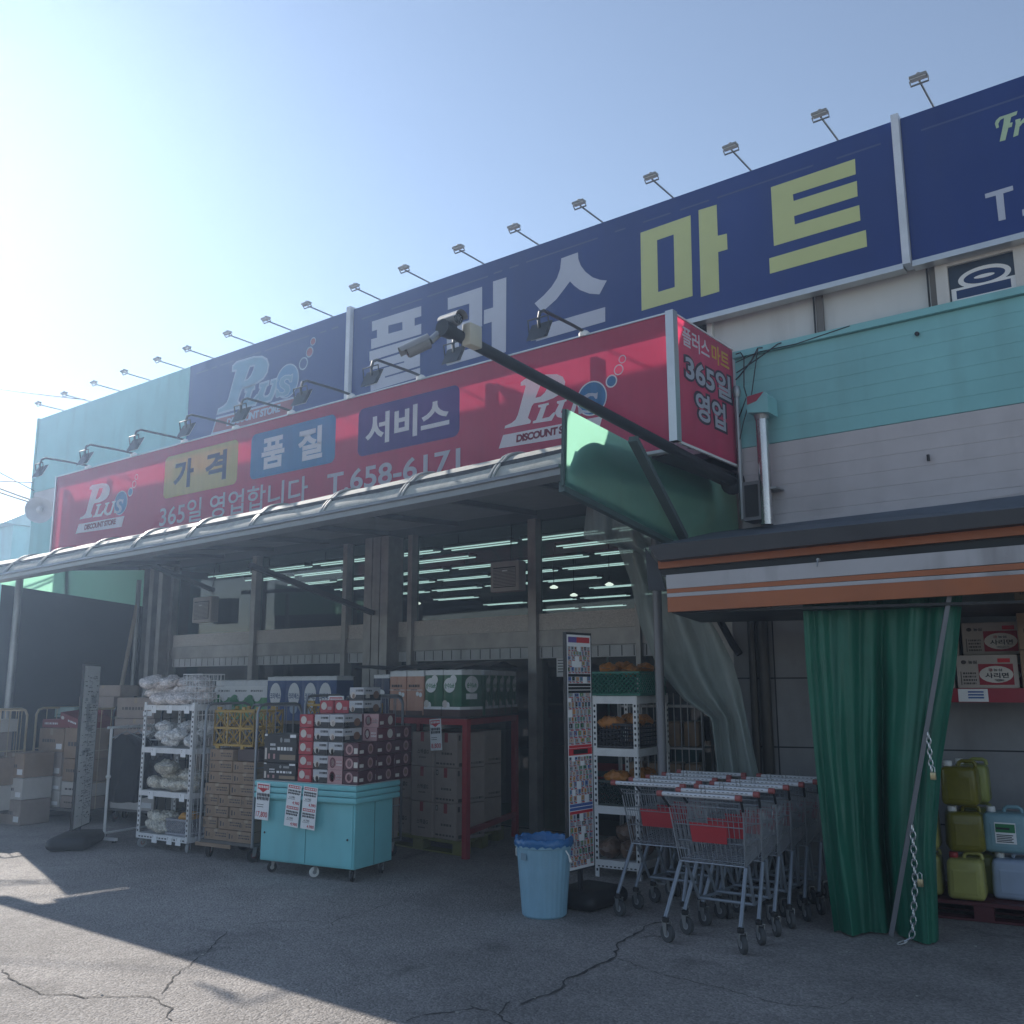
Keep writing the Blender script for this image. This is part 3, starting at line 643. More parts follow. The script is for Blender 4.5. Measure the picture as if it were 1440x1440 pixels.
# green curtain
CURT = mat('green tarpaulin cloth', (.012,.135,.085), .42, var=.2, scale=2.2, bump=.28, bscale=7, dirt=.10)
ct = thing('curtain', 'heavy green tarpaulin curtain gathered in folds below the awning', 'curtain', tuple(A0+AN*.1), world=True)
def curve_at(pts, t):
    y = pts[0][1]+(pts[-1][1]-pts[0][1])*t
    for a, c in zip(pts, pts[1:]):
        if a[1] <= y <= c[1]: k = (y-a[1])/(c[1]-a[1]); return (a[0]+(c[0]-a[0])*k, y)
    return pts[-1]
Lc = [(1128,836),(1133,930),(1143,1040),(1158,1190),(1173,1310)]; Rc = [(1355,824),(1350,880),(1343,950),(1324,1075),(1316,1190),(1321,1323)]
def cfn(u, v):
    l, r = curve_at(Lc, v), curve_at(Rc, v); x = l[0]+(r[0]-l[0])*u; y = l[1]+(r[1]-l[1])*u
    fold = .055*sin(u*14+1.9*sin(u*5+v*.8)+.7*sin(v*2.6))*(.35+.65*v)+.085*noise.noise(Vector((u*8, v*1.1, 4)))+.035*noise.noise(Vector((u*21, v*2.2, 9)))+.07*sin(u*7-1)*(.35+.65*v)+.02*abs(sin(u*33))*max(0, .25-v)*4-.16*math.exp(-((u-.49-.08*v)/.035)**2)*min(1, v*2.5+.3)*-1
    fold += .02*noise.noise(Vector((u*6, v*4, 0)))
    p = AP(x, y, .12); return p+AN*fold
MB().grid(cfn, 110, 40).build('cloth', CURT, ct)
a, c = AP(1335,838,-.02), AP(1253,1315,-.02); MB().bar(a, c, .045, .03).build('bar', mat('dull steel bar', (.16,.165,.18), .45, .4, .15), ct)
def chain(name, label, pts, n, r=.018):
    t = thing(name, label, 'chain', tuple(pts[0]), world=True); b = MB()
    P = [Vector(p) for p in pts]; tot = sum((q-p).length for p, q in zip(P, P[1:]))
    def at(d):
        for p, q in zip(P, P[1:]):
            l = (q-p).length
            if d <= l: return p.lerp(q, d/l)
            d -= l
        return P[-1]
    for k in range(n):
        p, q = at(tot*k/n), at(tot*(k+1)/n); d = (q-p); s = Vector((1,0,0)) if k % 2 else Vector((0,1,0)); s = s*r
        e = d*.25
        b.tube([p-e*.6, p+s*.7, p+s+d*.5, q+s*.7, q+e*.6, q-s*.7, p-s+d*.5, p-s*.7, p-e*.6], .0045, 5)
    b.build('links', ALU, t); return t
c0 = AP(1283,1160,-.06); c1 = AP(1287,1240,-.05); c2_ = AP(1283,1318,-.06); c2_.z = max(.02, c2_.z); c3 = c2_+Vector((-.08,-.03,0)); c3.z = .012
chain('chain', 'steel chain hanging to the ground from the curtain bar', [c0, c1, c2_, c3], 18)
chain('chain', 'short dark chain near the top padlock of the curtain', [AP(1305,1030,-.05), AP(1310,1085,-.05)], 7, .014)
def padlock(p, lab):
    t = thing('padlock', lab, 'padlock', tuple(p), world=True); p = Vector(p)
    MB().rbox(p+Vector((-.018,-.01,-.05)), p+Vector((.018,.012,0)), .005).build('body', mat('brass lock body', (.5,.42,.25), .35, .8), t)
    MB().tube([p+Vector((-.012,0,0)), p+Vector((-.012,0,.03)), p+Vector((0,0,.042)), p+Vector((.012,0,.03)), p+Vector((.012,0,0))], .0035, 6).build('shackle', ALU, t)
padlock(AP(1312,1086,-.06), 'small brass padlock hanging on the short upper chain'); padlock(AP(1294,1236,-.06), 'small brass padlock hooked on the long hanging chain')

# ------------------------------------------------------------------ red sign box over the canopy
XR0, XR1 = PY(81, 671, YR).x, PY(945, 440, YR).x
ZR1, ZR0 = PY(945, 440, YR).z, PY(953, 618, YR).z
RED = flex('crimson banner sheet', (.52, .062, .13), .42, .45, .12, (.88,.07,.17))
rs = thing('canopy_sign', 'long crimson box sign with shop slogans standing on the canopy', 'sign', ((XR0+XR1)/2, YR, ZR0), world=True)
MB().add([(XR0,YR,ZR0-.06),(XR1-.05,YR,ZR0-.06),(XR1-.05,YR,ZR1),(XR0,YR,ZR1)], [(0,1,2,3)]).build('front_banner', RED, rs)
YS1 = YT-.03
MB().add([(XR1,YR+.05,ZR0),(XR1,YS1,ZR0),(XR1,YS1,ZR1),(XR1,YR+.05,ZR1)], [(0,1,2,3)]).build('side_banner', RED, rs)
MB().box((XR1-.05, YR-.025, ZR0-.01), (XR1+.02, YR+.05, ZR1+.02)).build('corner_post', ALU, rs)
b = MB(); b.box((XR0,YR-.012,ZR1), (XR1-.05,YR+.03,ZR1+.014)); b.box((XR0-.03,YR-.015,ZR0-.06), (XR0-.002,YR+.03,ZR1+.014)); b.build('edge_trim', ALU, rs)
b = MB(); b.box((XR1-.01,YR+.05,ZR1), (XR1+.012,YS1,ZR1+.012)); b.box((XR1-.01,YR+.05,ZR0-.02), (XR1+.012,YS1,ZR0)); b.box((XR0,YR-.012,ZR0-.085),(XR1-.05,YR+.06,ZR0-.06)); b.build('edge_trim', WHITEST, rs)
b = MB(); b.box((XR0,YR+.006,ZR1-.14), (XR1-.05,YR+.02,ZR1-.012)); b.box((XR1-.06,YR+.3,ZR1-.05),(XR1-.015,YS1,ZR1-.012)); b.build('top_cover', STEEL, rs)
b = MB(); x = XR0+.1; k = 0
while x < XR1:
    b.box((x,YR+.03,ZR0), (x+.06,YR+.06,ZR1-.145))
    if k % 2 == 0 and x+.9 < XR1: b.bar((x+.10,YR+.05,ZR1-.16), (x+.85,YR+.05,ZR0+.05), .03)
    x += 1.15+.4*(k % 3 == 1); k += 1
b.box((XR1-.06,YS1-.06,ZR0), (XR1-.02,YS1,ZR1-.06))
for yy in (YR+.3, YR+.62, YR+.92): b.box((XR1-.06,yy,ZR0), (XR1-.03,yy+.035,ZR1-.05))
b.build('inner_frame', DARKST, rs)
MB().box((XR0, YR+.1, ZR0-.09), (XR1-.02, YS1, ZR0-.07)).build('floor_sheet', DARKST, rs)
FW_ = flex('white banner print', (.80,.78,.82), .35, .5, .05); NAVY = flex('navy banner print', (.03,.05,.13), .25, .5); YEL = flex('yellow banner print', (.62,.55,.22), .4, .5)
BLU = flex('sky blue banner print', (.09,.27,.52), .4, .5); PUR = flex('violet banner print', (.09,.05,.26), .4, .5); GRYT = flex('pale grey banner print', (.58,.58,.66), .35, .5)
YP = YR-.003
def badge(name, q, m):
    P = [PY(x, y, YR) for x, y in q]; x0, x1 = (P[0].x+P[3].x)/2, (P[1].x+P[2].x)/2; z1, z0 = (P[0].z+P[1].z)/2, (P[2].z+P[3].z)/2
    MB().poly(rrect(x0, z0, x1, z1, .075, YP)).build(name, m, rs); return x0, x1, z0, z1
B1 = badge('yellow_badge', [(233,643),(336,618),(333,680),(230,702)], YEL)
B2 = badge('blue_badge', [(354,610),(473,584),(471,650),(352,675)], BLU)
B3 = badge('violet_badge', [(506,577),(647,539),(646,613),(502,643)], PUR)
def word(body, x0, x1, z0, z1, m, bold=.03, Y=YP-.003, name='lettering'): return text_part(name, body, (x0, Y, z0), UX, UZ, x1-x0, z1-z0, m, rs, bold)
def halves(B, w1, w2, m, pad=.14, gap=.16, vp=.16):
    x0, x1, z0, z1 = B; L = x1-x0; Hh = z1-z0; wch = L*(1-2*pad-gap)/2
    word(w1, x0+L*pad, x0+L*pad+wch, z0+Hh*vp, z1-Hh*vp, m, .036); word(w2, x1-L*pad-wch, x1-L*pad, z0+Hh*vp, z1-Hh*vp, m, .036)
halves(B1, '가', '격', NAVY); halves(B2, '품', '질', FW_)
x0, x1, z0, z1 = B3; L = x1-x0; word('서비스', x0+L*.08, x1-L*.09, z0+(z1-z0)*.18, z1-(z1-z0)*.18, FW_, .032)
p0, p1 = PY(224, 743, YR), PY(434, 671, YR); zb0 = PY(224, 743, YR).z; zb1 = PY(224, 711, YR).z
p2, p3 = PY(460, 697, YR), PY(648, 632, YR)
word('365일 영업합니다', p0.x, p1.x, zb0, zb1, GRYT, .012)
word('T.658-6171', p2.x, p3.x, PY(460,697,YR).z, PY(460,667,YR).z, GRYT, .02)
# the two logos: scaled so that plate and P meet the photograph
lx = max(x for x, z in LOGO['plate']); lz = max(z for x, z in LOGO['P'])
LCOL = dict(letter=FW_, ball=flex('banner ball blue', (.07,.22,.45), .35, .45, .3), rim=FW_, sletter=GRYT, plate=FW_, ptext=flex('dark crimson print', (.22,.01,.04), .3), f1=flex('banner ball blue', (0,0,0)), f3=None)
q0 = PY(107, 750.5, YR); qx = PY(175.5, 724, YR).x; qz = PY(143, 679, YR).z
make_logo(rs, q0.x, q0.z, YR, (qx-q0.x)/lx, (qz-q0.z)/lz, LCOL)
q0 = PY(701.7, 631, YR); qxb = PY(853, 557, YR).x; cb = LOGO['c'][0][0]; rb = (LOGO['c'][1][1]-LOGO['c'][2][1])/2
sx = (qxb-q0.x)/(cb+rb); qz = PY(775, 524, YR).z
make_logo(rs, q0.x, q0.z, YR, sx, (qz-q0.z)/lz, LCOL)
# side face
UYv = Vector((0,1,0)); zh = ZR1-ZR0; ys = YR+.05; yl = YS1-ys; XS = XR1+.004
REDL = RED
YELL = flex('bright yellow banner print', (.8,.55,.08), .4, .5)
def sword(body, a, c, z0, z1, m, bold=.03, off=0, name='lettering'): return text_part(name, body, (XS+off, ys+yl*a, ZR0+zh*z0), UYv, UZ, yl*(c-a), zh*(z1-z0), m, rs, bold)
sword('플러스', .10, .56, .79, .95, FW_, .02); sword('마트', .60, .92, .79, .95, YELL, .02)
DKO = flex('dark outline print', (.06,.025,.05), .2)
for bd, a, c, z0, z1 in (('365일', .13, .93, .52, .74), ('영업', .28, .80, .24, .47)):
    sword(bd, a-.03, c+.03, z0-.02, z1+.02, DKO, .085, .001, 'lettering_outline'); sword(bd, a, c, z0, z1, GRYT, .028, .003)

# flood lamps on top of the red sign
def flood():
    t = thing('flood_lamp', 'black flood lamp bent forward over the red sign', 'lamp', group='flood lamps over the red sign')
    b = MB(); b.tube([(0,.02,-.02),(0,.0,.03),(0,-.15,.035),(0,-.58,.03),(0,-.63,.0),(0,-.65,-.07),(0,-.64,-.14)], .014, 8); b.build('arm', DARKST, t)
    b = MB(); b.prism([(-.09,-.70,-.25),(.09,-.70,-.25),(.09,-.62,-.09),(-.09,-.62,-.09)], (0,.045,.02)); h = b.build('lamp_head', DARKST, t)
    b = MB(); b.tube([(-.1,-.64,-.17),(-.1,-.66,-.06),(.1,-.66,-.06),(.1,-.64,-.17)], .007, 6); b.build('bracket', DARKST, h)
    MB().prism([(-.08,-.65,-.235),(.08,-.65,-.235),(.08,-.575,-.085),(-.08,-.575,-.085)], (0,.004,.002)).build('lamp_glass', mat('lamp glass', (0,0,0)), h)
    MB().lathe([(.05,-.02),(.05,.015),(.03,.035),(.005,.045)], (0,.02,0), 12).build('cap', WHITEP, t)
    return t
fl = flood(); i = 0
for x, y in ((123,656),(187,641),(258,624),(330,607),(408,586),(492,563),(590,537),(703,507),(820,473)):
    p = PY(x, y, YR); o = fl if i == 0 else dup(fl, (0,0,0)); o.location = (p.x, YR-.0, ZR1+.02); i += 1
fl['label'] = 'black flood lamp bent forward over the red sign'

# ------------------------------------------------------------------ canopy
YC = 5.4
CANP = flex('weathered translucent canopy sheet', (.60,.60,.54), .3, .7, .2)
ca = thing('canopy', 'long flat canopy with a rounded pale front edge and grey gutter', 'canopy', (-8, 6.5, 3.2), world=True)
gpx = [(-60,824),(0,815),(120,793),(240,771.7),(360,750),(480,727.5),(640,697),(788,667)]
gp = [PY(x, y, YC) for x, y in gpx]; gz = lambda X: next((a.z+(c.z-a.z)*(X-a.x)/(c.x-a.x) for a, c in zip(gp, gp[1:]) if a.x <= X <= c.x), gp[-1].z)
XCA, XCB = gp[0].x, gp[-1].x
prof = [(.42*(k/12)**1.25, .07+.27*(1-(1-(k/12))**1.9)) for k in range(13)]
def croll(u, v):
    X = XCA+(XCB-XCA)*u; k = v*(len(prof)-1); i = min(int(k), len(prof)-2); f = k-i
    y = prof[i][0]+(prof[i+1][0]-prof[i][0])*f; z = prof[i][1]+(prof[i+1][1]-prof[i][1])*f
    return Vector((X, YC+.03+y+.006*noise.noise(Vector((X*1.5,v*2,0))), gz(X)+z+.008*noise.noise(Vector((X*2,v*3,3)))))
MB().grid(croll, 90, 14).build('rolled_edge', CANP, ca)
b = MB()
for a, c in zip(gp, gp[1:]):
    b.prism([a+Vector((0,.0,0)), a+Vector((0,.10,-.02)), a+Vector((0,.10,.07)), a+Vector((0,-.02,.075)), a+Vector((0,-.025,.05)), a+Vector((0,0,.045))], c-a)
b.build('gutter', mat('grey gutter', (.2,.21,.22), .35, .4, .15), ca)
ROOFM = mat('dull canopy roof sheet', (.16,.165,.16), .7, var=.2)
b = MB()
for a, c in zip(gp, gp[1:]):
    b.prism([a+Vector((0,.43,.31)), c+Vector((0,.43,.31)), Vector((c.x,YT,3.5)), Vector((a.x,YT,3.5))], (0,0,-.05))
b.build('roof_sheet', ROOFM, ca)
b = MB()
for a, c in zip(gp, gp[1:]): b.prism([a+Vector((0,.11,.0)), c+Vector((0,.11,.0)), c+Vector((0,.11,.22)), a+Vector((0,.11,.22))], (0,.04,0))
b.build('front_beam', DARKST, ca)
for k in range(9):
    X = XCA+(XCB-XCA)*(k+.5)/9.3; MB().bar((X,YC+.2,gz(X)+.2), (X,YT,3.42), .05).build('rafter', DARKST, ca)
for px in (2, 49, 112, 180, 258, 347, 447, 557, 685):
    y = next(a[1]+(c[1]-a[1])*(px-a[0])/(c[0]-a[0]) for a, c in zip(gpx, gpx[1:]) if a[0] <= px <= c[0]); X = PY(px, y, YC).x
    b = MB()
    for dx in (0, .035): b.tube([(X+dx, YC+.03+q[0]-.012, gz(X)+q[1]+(.012 if q[1] > .25 else 0)) for q in prof], .012, 6)
    b.build('batten', mat('weathered batten', (.30,.32,.31), .5), ca)
# struts inside, from the columns up to the canopy
for p0_, p1_ in (((PY(524,862,YG-.32)), PY(352,795,6.6)), (PY(300,830,YG-.3), PY(200,790,7.2))):
    MB().bar(p0_, p1_, .06).build('strut', DARKST, ca)
# translucent end panel on the right
GRN = flex('green translucent end sheet', (.05,.17,.14), .5, .35, .25, (.42,.85,.62))
XP = -3.67
pp_ = [PX(x, y, XP) for x, y in ((795,683),(797,575),(885,621),(1035,692),(1040,760),(1000,787))]
def epf(u, v):
    lo = pp_[0].lerp(pp_[5], u); k = u*3.0
    top = [pp_[1], pp_[2], pp_[3], pp_[4]]; i = min(int(k), 2); hi = top[i].lerp(top[i+1], k-i)
    q = lo.lerp(hi, v); f = sin(pi*v)*sin(pi*u)
    return q+Vector((f*(.035*noise.noise(Vector((u*7, v*4, 1)))+.02*sin(u*26+v*6)*(u > .3)), 0, 0))
MB().grid(epf, 60, 16).build('end_panel', GRN, ca)
b = MB(); b.bar(pp_[0]+Vector((-.03,0,0)), pp_[5]+Vector((-.03,0,0)), .05, .08); b.bar(pp_[1]+Vector((-.02,0,0)), pp_[0]+Vector((-.02,0,0)), .025); b.build('end_frame', mat('dark green steel frame', (.03,.06,.055), .5), ca)
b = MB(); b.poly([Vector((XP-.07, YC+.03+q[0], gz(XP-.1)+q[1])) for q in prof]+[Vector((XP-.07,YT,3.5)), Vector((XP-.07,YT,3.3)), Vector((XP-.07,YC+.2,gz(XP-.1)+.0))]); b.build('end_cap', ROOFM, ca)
# left end: lit green sheet above a black tarpaulin
XL2 = -13.5
lp = [PX(x, y, XL2) for x, y in ((-60,812),(198,853),(198,790),(60,775),(-60,780))]
lp = [Vector((XL2,6.2,3.42)), PX(200,853,XL2), Vector((XL2,8.1,3.74))]
le = thing('end_screen', 'green translucent screen above a black tarpaulin at the left canopy end', 'screen', (XL2, 7.8, 0), world=True)
t0, t1 = PX(1,822,XL2), PX(200,853,XL2)
MB().add([t0, t1, Vector((XL2, t1.y, 3.48)), Vector((XL2, 7.4, 3.42)), Vector((XL2, t0.y, 3.30))], [(0,1,2,3,4)]).build('green_sheet', GRN, le)
MB().bar(PX(91,850,XL2-.03), PX(93,780,XL2-.03), .05).build('frame_bar', DARKST, le)
def tarp(u, v): y = t0.y+(t1.y-t0.y)*u; z = (t0.z+(t1.z-t0.z)*u)*(1-v)-.02*v; return Vector((XL2+.03+.02*sin(u*9+v*3)*v+.02*noise.noise(Vector((u*4,v*4,1))), y, z))
MB().grid(tarp, 30, 20).build('tarpaulin', mat('black tarpaulin', (.022,.025,.03), .6, var=.2), le)
for px, z0, z1, lab, r in ((20, 0, 3.2, 'grey pole at the left end of the black tarpaulin', .05), (180, 1.2, 3.0, 'pale wooden pole leaning by the corner of the tarpaulin', .03), (190, 0, 3.3, 'thin steel pole between tarpaulin and shop columns', .035)):
    q = PX(px, 900, XL2+.15); dx = .12 if 'leaning' in lab else 0
    tag(MB().tube([(q.x,q.y-dx,z0), (q.x,q.y+dx,z1)], r, 10).build('pole', mat('pale wood pole', (.42,.35,.28), .7) if 'wooden' in lab else STEEL), lab, 'pole')

# ------------------------------------------------------------------ camera pole
XK = -3.45
cp0, cp1 = PX(1040,682,XK), PX(628,463,XK)
cpz = (cp0.z+cp1.z)/2
po = thing('camera_pole', 'long dark pole reaching out level from the wall with two cameras', 'pole', (XK, YT, cp0.z), world=True)
MB().tube([cp0, cp1], [.046,.036], 16).build('pole', DARKST, po)
MB().lathe([(.11,0),(.11,.02)], (cp0.x, YT-.02, cp0.z), 16, 'y').build('flange', DARKST, po)
MB().lathe([(.05,-.04),(.05,.04)], cp1, 12, 'y').build('end_fitting', BLACKP, po)
br0, br1 = PX(890,617,XK-.02), PY(962,757,7.05)
tag(MB().bar(br0, br1, .07, .05).build('brace', mat('green grey angle bar', (.07,.10,.10), .5)), 'slanting angle bar bracing the camera pole down to the awning roof', 'brace')
def cctv(name, label, pos, dirv, s=1.0, pitch=0):
    d = Vector(dirv).normalized(); t = thing(name, label, 'camera', pos, world=True)
    M = Matrix.Translation(Vector(pos)) @ d.to_track_quat('Y', 'Z').to_matrix().to_4x4() @ Matrix.Scale(.62, 4)
    b = MB(); b.lathe([(.045,-.14),(.062,-.13),(.062,.08),(.055,.095)], (0,0,0), 20, 'y'); b.xf(M).build('housing', mat('grey camera housing', (.20,.20,.205), .4), t)
    b = MB(); b.grid(lambda u, v: Vector((.07*cos(pi*(.0+1.0*u)), -.15+.30*v, .07*sin(pi*u)+.004)), 12, 2); b.xf(M).build('sun_shield', mat('pale camera shield', (.27,.27,.28), .35), t)
    b = MB(); b.lathe([(.05,.096),(.05,.099)], (0,0,0), 20, 'y'); b.xf(M); g = b.build('front_glass', mat('camera glass', (.01,.01,.012), .1), t)
    b = MB()
    for k in range(8): b.lathe([(.006,.0995),(.006,.101)], (.036*cos(k*pi/4),0,.036*sin(k*pi/4)), 8, 'y')
    b.lathe([(.018,.0995),(.018,.102)], (0,0,0), 12, 'y'); b.xf(M).build('lens', mat('lens ring', (.12,.12,.13), .3), g)
    return t
e = cp1
c1p = PX(636,453,XK); c2p = PX(585,489,XK-.12)
cctv('security_camera', 'upper bullet camera pointing right at the end of the dark pole', tuple(c1p+Vector((0,0,.01))), (.96,-.22,-.10))
MB().tube([c1p+Vector((0,0,-.05)), e+Vector((0,.04,.04))], .02, 8).build('bracket', WHITEP, po)
cctv('security_camera', 'lower bullet camera hanging out to the left of the dark pole end', tuple(c2p), (-.62,-.62,-.48))
MB().tube([c2p+Vector((.06,.05,.04)), e+Vector((-.03,0,.0))], .022, 8).build('bracket', STEEL, po)
q = PX(650,468,XK+.03); jb = MB().rbox(q+Vector((-.02,.02,-.07)), q+Vector((.045,.13,.065)), .008).build('junction_box', mat('cream junction box', (.5,.47,.38), .5)); tag(jb, 'cream plastic junction box under the upper camera', 'box')

# ------------------------------------------------------------------ clear plastic sheet hanging below the end panel
FILM = film('cloudy plastic film', (.46,.54,.52), .8, .3)
Lp = [(826,704),(820,757),(868,768),(886,815),(900,880),(925,940),(962,985),(1000,1010),(1010,1092)]
Rp = [(905,744),(930,772),(958,800),(985,850),(1010,890),(1030,930),(1042,970),(1050,1010),(1068,1094)]
def ffn(u, v):
    k = v*(len(Lp)-1); i = min(int(k), len(Lp)-2); f = k-i
    lx_, ly_ = [Lp[i][j]+(Lp[i+1][j]-Lp[i][j])*f for j in (0,1)]; rx_, ry_ = [Rp[i][j]+(Rp[i+1][j]-Rp[i][j])*f for j in (0,1)]
    Y = 7.95-.25*u+.07*sin(u*16+v*5)+.05*noise.noise(Vector((u*5,v*6,2)))-.35*min(1, v*1.4)*(1-u)*0
    return PY(lx_+(rx_-lx_)*u, ly_+(ry_-ly_)*u, Y)
tag(MB().grid(ffn, 46, 60).build('plastic_sheet', FILM), 'cloudy torn plastic sheet draped down behind the steel post', 'plastic sheet')
b = MB(); Pb = [PY(x, y, 8.2) for x, y in ((990,800),(1000,880),(1030,905),(1042,918))]
tag(b.tube([PY(962,758,8.1), PY(1000,850,8.1), PY(1030,905,8.1), PY(1040,920,8.1)], .035, 8).build('bent_pole', DARKST), 'dark bent pole behind the plastic sheet under the awning', 'pole')

# ------------------------------------------------------------------ air conditioners in the shop window
def aircon(px0, px1, py0, py1, lab):
    a, c = PY(px0, py1, YG-.32), PY(px1, py0, YG-.32); t = thing('air_conditioner', lab, 'air conditioner', (a.x, YG-.2, a.z), world=True)
    MB().rbox((a.x, YG-.30, a.z), (c.x, YG-.15, c.z), .012).build('housing', mat('aged cream housing', (.42,.39,.36), .5, dirt=.2), t)
    MB().box((a.x+.05, YG-.304, a.z+.05), (c.x-.05, YG-.301, c.z-.07)).build('vent_recess', BLACKP, t)
    b = MB(); n = 13
    for k in range(n): z = a.z+.06+(c.z-a.z-.14)*k/n; b.box((a.x+.05, YG-.315, z), (c.x-.05, YG-.304, z+.010))
    b.build('louvre', mat('aged cream housing', (0,0,0)), t)
    MB().box((a.x+.2, YG-.318, (a.z+c.z)/2+.06), (a.x+.28, YG-.3155, (a.z+c.z)/2+.075)).build('badge', WHITEP, t)
    MB().tube([((a.x+c.x)/2-.1, YG-.05, c.z), ((a.x+c.x)/2-.1, YG-.02, ZS-.06)], .006, 5).build('cord', BLACKP, t)
aircon(688, 728, 787, 833, 'cream window air conditioner right of the brown columns'); aircon(268, 296, 838, 876, 'cream window air conditioner at the far left of the shop window')

# ------------------------------------------------------------------ left background: low teal house, dish lamp, overhead wires
nb = thing('neighbour_house', 'low teal house with pale roof edge beyond the left corner', 'house', (-36, 13.5, 0), world=True)
zr = PY(20, 738, 13).z
MB().box((-48, 13, 0), (-28.9, 20, zr)).build('wall', TEAL, nb)
MB().prism([(-48,12.6,zr+.003),(-28.7,12.6,zr+.003),(-28.7,13.2,zr+.35),(-48,13.2,zr+.35)], (0,7,0)).build('roof', mat('pale teal roof sheet', (.3,.45,.44), .5), nb)
dl = thing('yard_lamp', 'round white dish lamp on the left corner of the store', 'lamp', tuple(PY(60,715,YB-.4)), world=True); q = PY(55,717,YB-.45)
dv = Vector((.75,-.6,-.25)).normalized(); M = Matrix.Translation(q) @ dv.to_track_quat('Z','Y').to_matrix().to_4x4()
b = MB(); b.lathe([(.03,-.16),(.10,-.12),(.2,.0),(.21,.01),(.19,.005),(.09,-.10),(.02,-.12)], (0,0,0), 24); b.xf(M).build('reflector', mat('white enamel', (.62,.6,.62), .4), dl)
b = MB(); b.lathe([(.02,-.1),(.05,-.07),(.05,-.01),(.0,.02)], (0,0,0), 14); b.xf(M).build('bulb', mat('frosted bulb', (.6,.58,.58), .3), dl)
b = MB(); b.tube([q-dv*.14, q-dv*.25+Vector((.1,.1,0)), Vector((q.x+.3,YB-.02,q.z-.05))], .03, 8); b.prism([q+Vector((.2,.2,-.28)), q+Vector((.3,.2,-.12)), q+Vector((.22,.2,-.02)), q+Vector((.12,.2,-.12))], (0,.03,0)); b.build('bracket', DARKST, dl)
wl = 'thin overhead wire running off to the left sky'
for y0, x1_, y1_, r, lab in ((541,120,562,.009,'highest overhead wire, fine, reaching the roof edge'), (657,48,690,.008,'fine overhead wire crossing the left corner at mid height'), (673,46,678,.012,'dark nearly level overhead wire meeting the left wall'), (681,44,703,.016,'upper of two thick service wires sloping to the left wall'), (687,42,706,.016,'lower of two thick service wires sloping to the left wall')):
    a = PY(x1_, y1_, YB-.03); c = PY(-170, y0-(y1_-y0)*.0-(170*(y1_-y0)/x1_)*.8, 6.5); wire('overhead_wire', lab, [a, c], r, DARKST, sag=.05)
# ------------------------------------------------------------------ goods: shared builders
ROWS = ['bottom', 'second', 'third', 'fourth', 'fifth', 'sixth', 'seventh', 'eighth', 'ninth']
def face_frame(face, wd, dp, h):
    return {'f': (Vector((-wd/2,-dp/2-.0015,0)), UX, wd), 'r': (Vector((wd/2+.0015,-dp/2,0)), Vector((0,1,0)), dp), 'l': (Vector((-wd/2-.0015,dp/2,0)), Vector((0,-1,0)), dp)}[face]
def add_marks(t, wd, dp, h, marks, lift=0):
    by = {}
    for mk in marks:
        o, u, L = face_frame(mk[0], wd, dp, h); nrm = u.cross(UZ)
        mm = mk[-1]; b = by.setdefault((mm.name, mk[1] if isinstance(mk[1], str) else 'p', mk[6] if len(mk) > 7 else 0), (MB(), mm))[0]
        if mk[1] == 'T':
            _, _, txt, x0, z0, x1, z1 = mk[:7]; add_text(b, txt, o+u*(x0*L)+UZ*(z0*h)+nrm*.002, u, UZ, (x1-x0)*L, (z1-z0)*h, .03)
        elif mk[1] == 'O':
            _, _, x0, z0, x1, z1 = mk[:6]; b.poly([o+u*(((x0+x1)/2+(x1-x0)/2*cos(2*pi*k/20))*L)+UZ*(((z0+z1)/2+(z1-z0)/2*sin(2*pi*k/20))*h)+nrm*.001 for k in range(20)])
        else:
            _, x0, z0, x1, z1 = mk[:5]; b.add([o+u*(x0*L)+UZ*(z0*h), o+u*(x1*L)+UZ*(z0*h), o+u*(x1*L)+UZ*(z1*h), o+u*(x0*L)+UZ*(z1*h)], [(0,1,2,3)])
    for (nm, kd, _), (b, mm) in by.items(): b.build('lettering' if kd == 'T' else 'printed_panel', mm, t)
def carton(name, label, cat, wd, dp, h, m, marks=(), tape=None, r=.004, group=None):
    t = thing(name, label, cat, group=group)
    MB().rbox((-wd/2,-dp/2,0), (wd/2,dp/2,h-.002), r, 1).build('body', m, t)
    if tape:
        b = MB(); b.box((-.025,-dp/2-.001,h*.72), (.025,-dp/2-.0004,h-.004)); b.box((-.025,-dp/2,h-.0018), (.025,dp/2,h-.0008)); b.build('tape', tape, t)
    add_marks(t, wd, dp, h, marks); return t
def scribble(face, x0, z0, x1, z1, n, m, rnd=random):
    """unreadable small print: short bars in rows"""
    out = []; hz = (z1-z0)/n
    for k in range(n):
        x = x0
        while x < x1-.02:
            l = rnd.uniform(.02, .09)*(x1-x0)*2; l = min(l, x1-x); out.append((face, x, z0+hz*k+hz*.2, x+l, z0+hz*k+hz*.75, m)); x += l+(x1-x0)*.05
    return out
INKBRN = mat('faded dark print', (.07,.055,.05), .6); TAPE = mat('clear tape', (.36,.27,.18), .3); REDTAPE = mat('red parcel tape', (.30,.03,.04), .4)
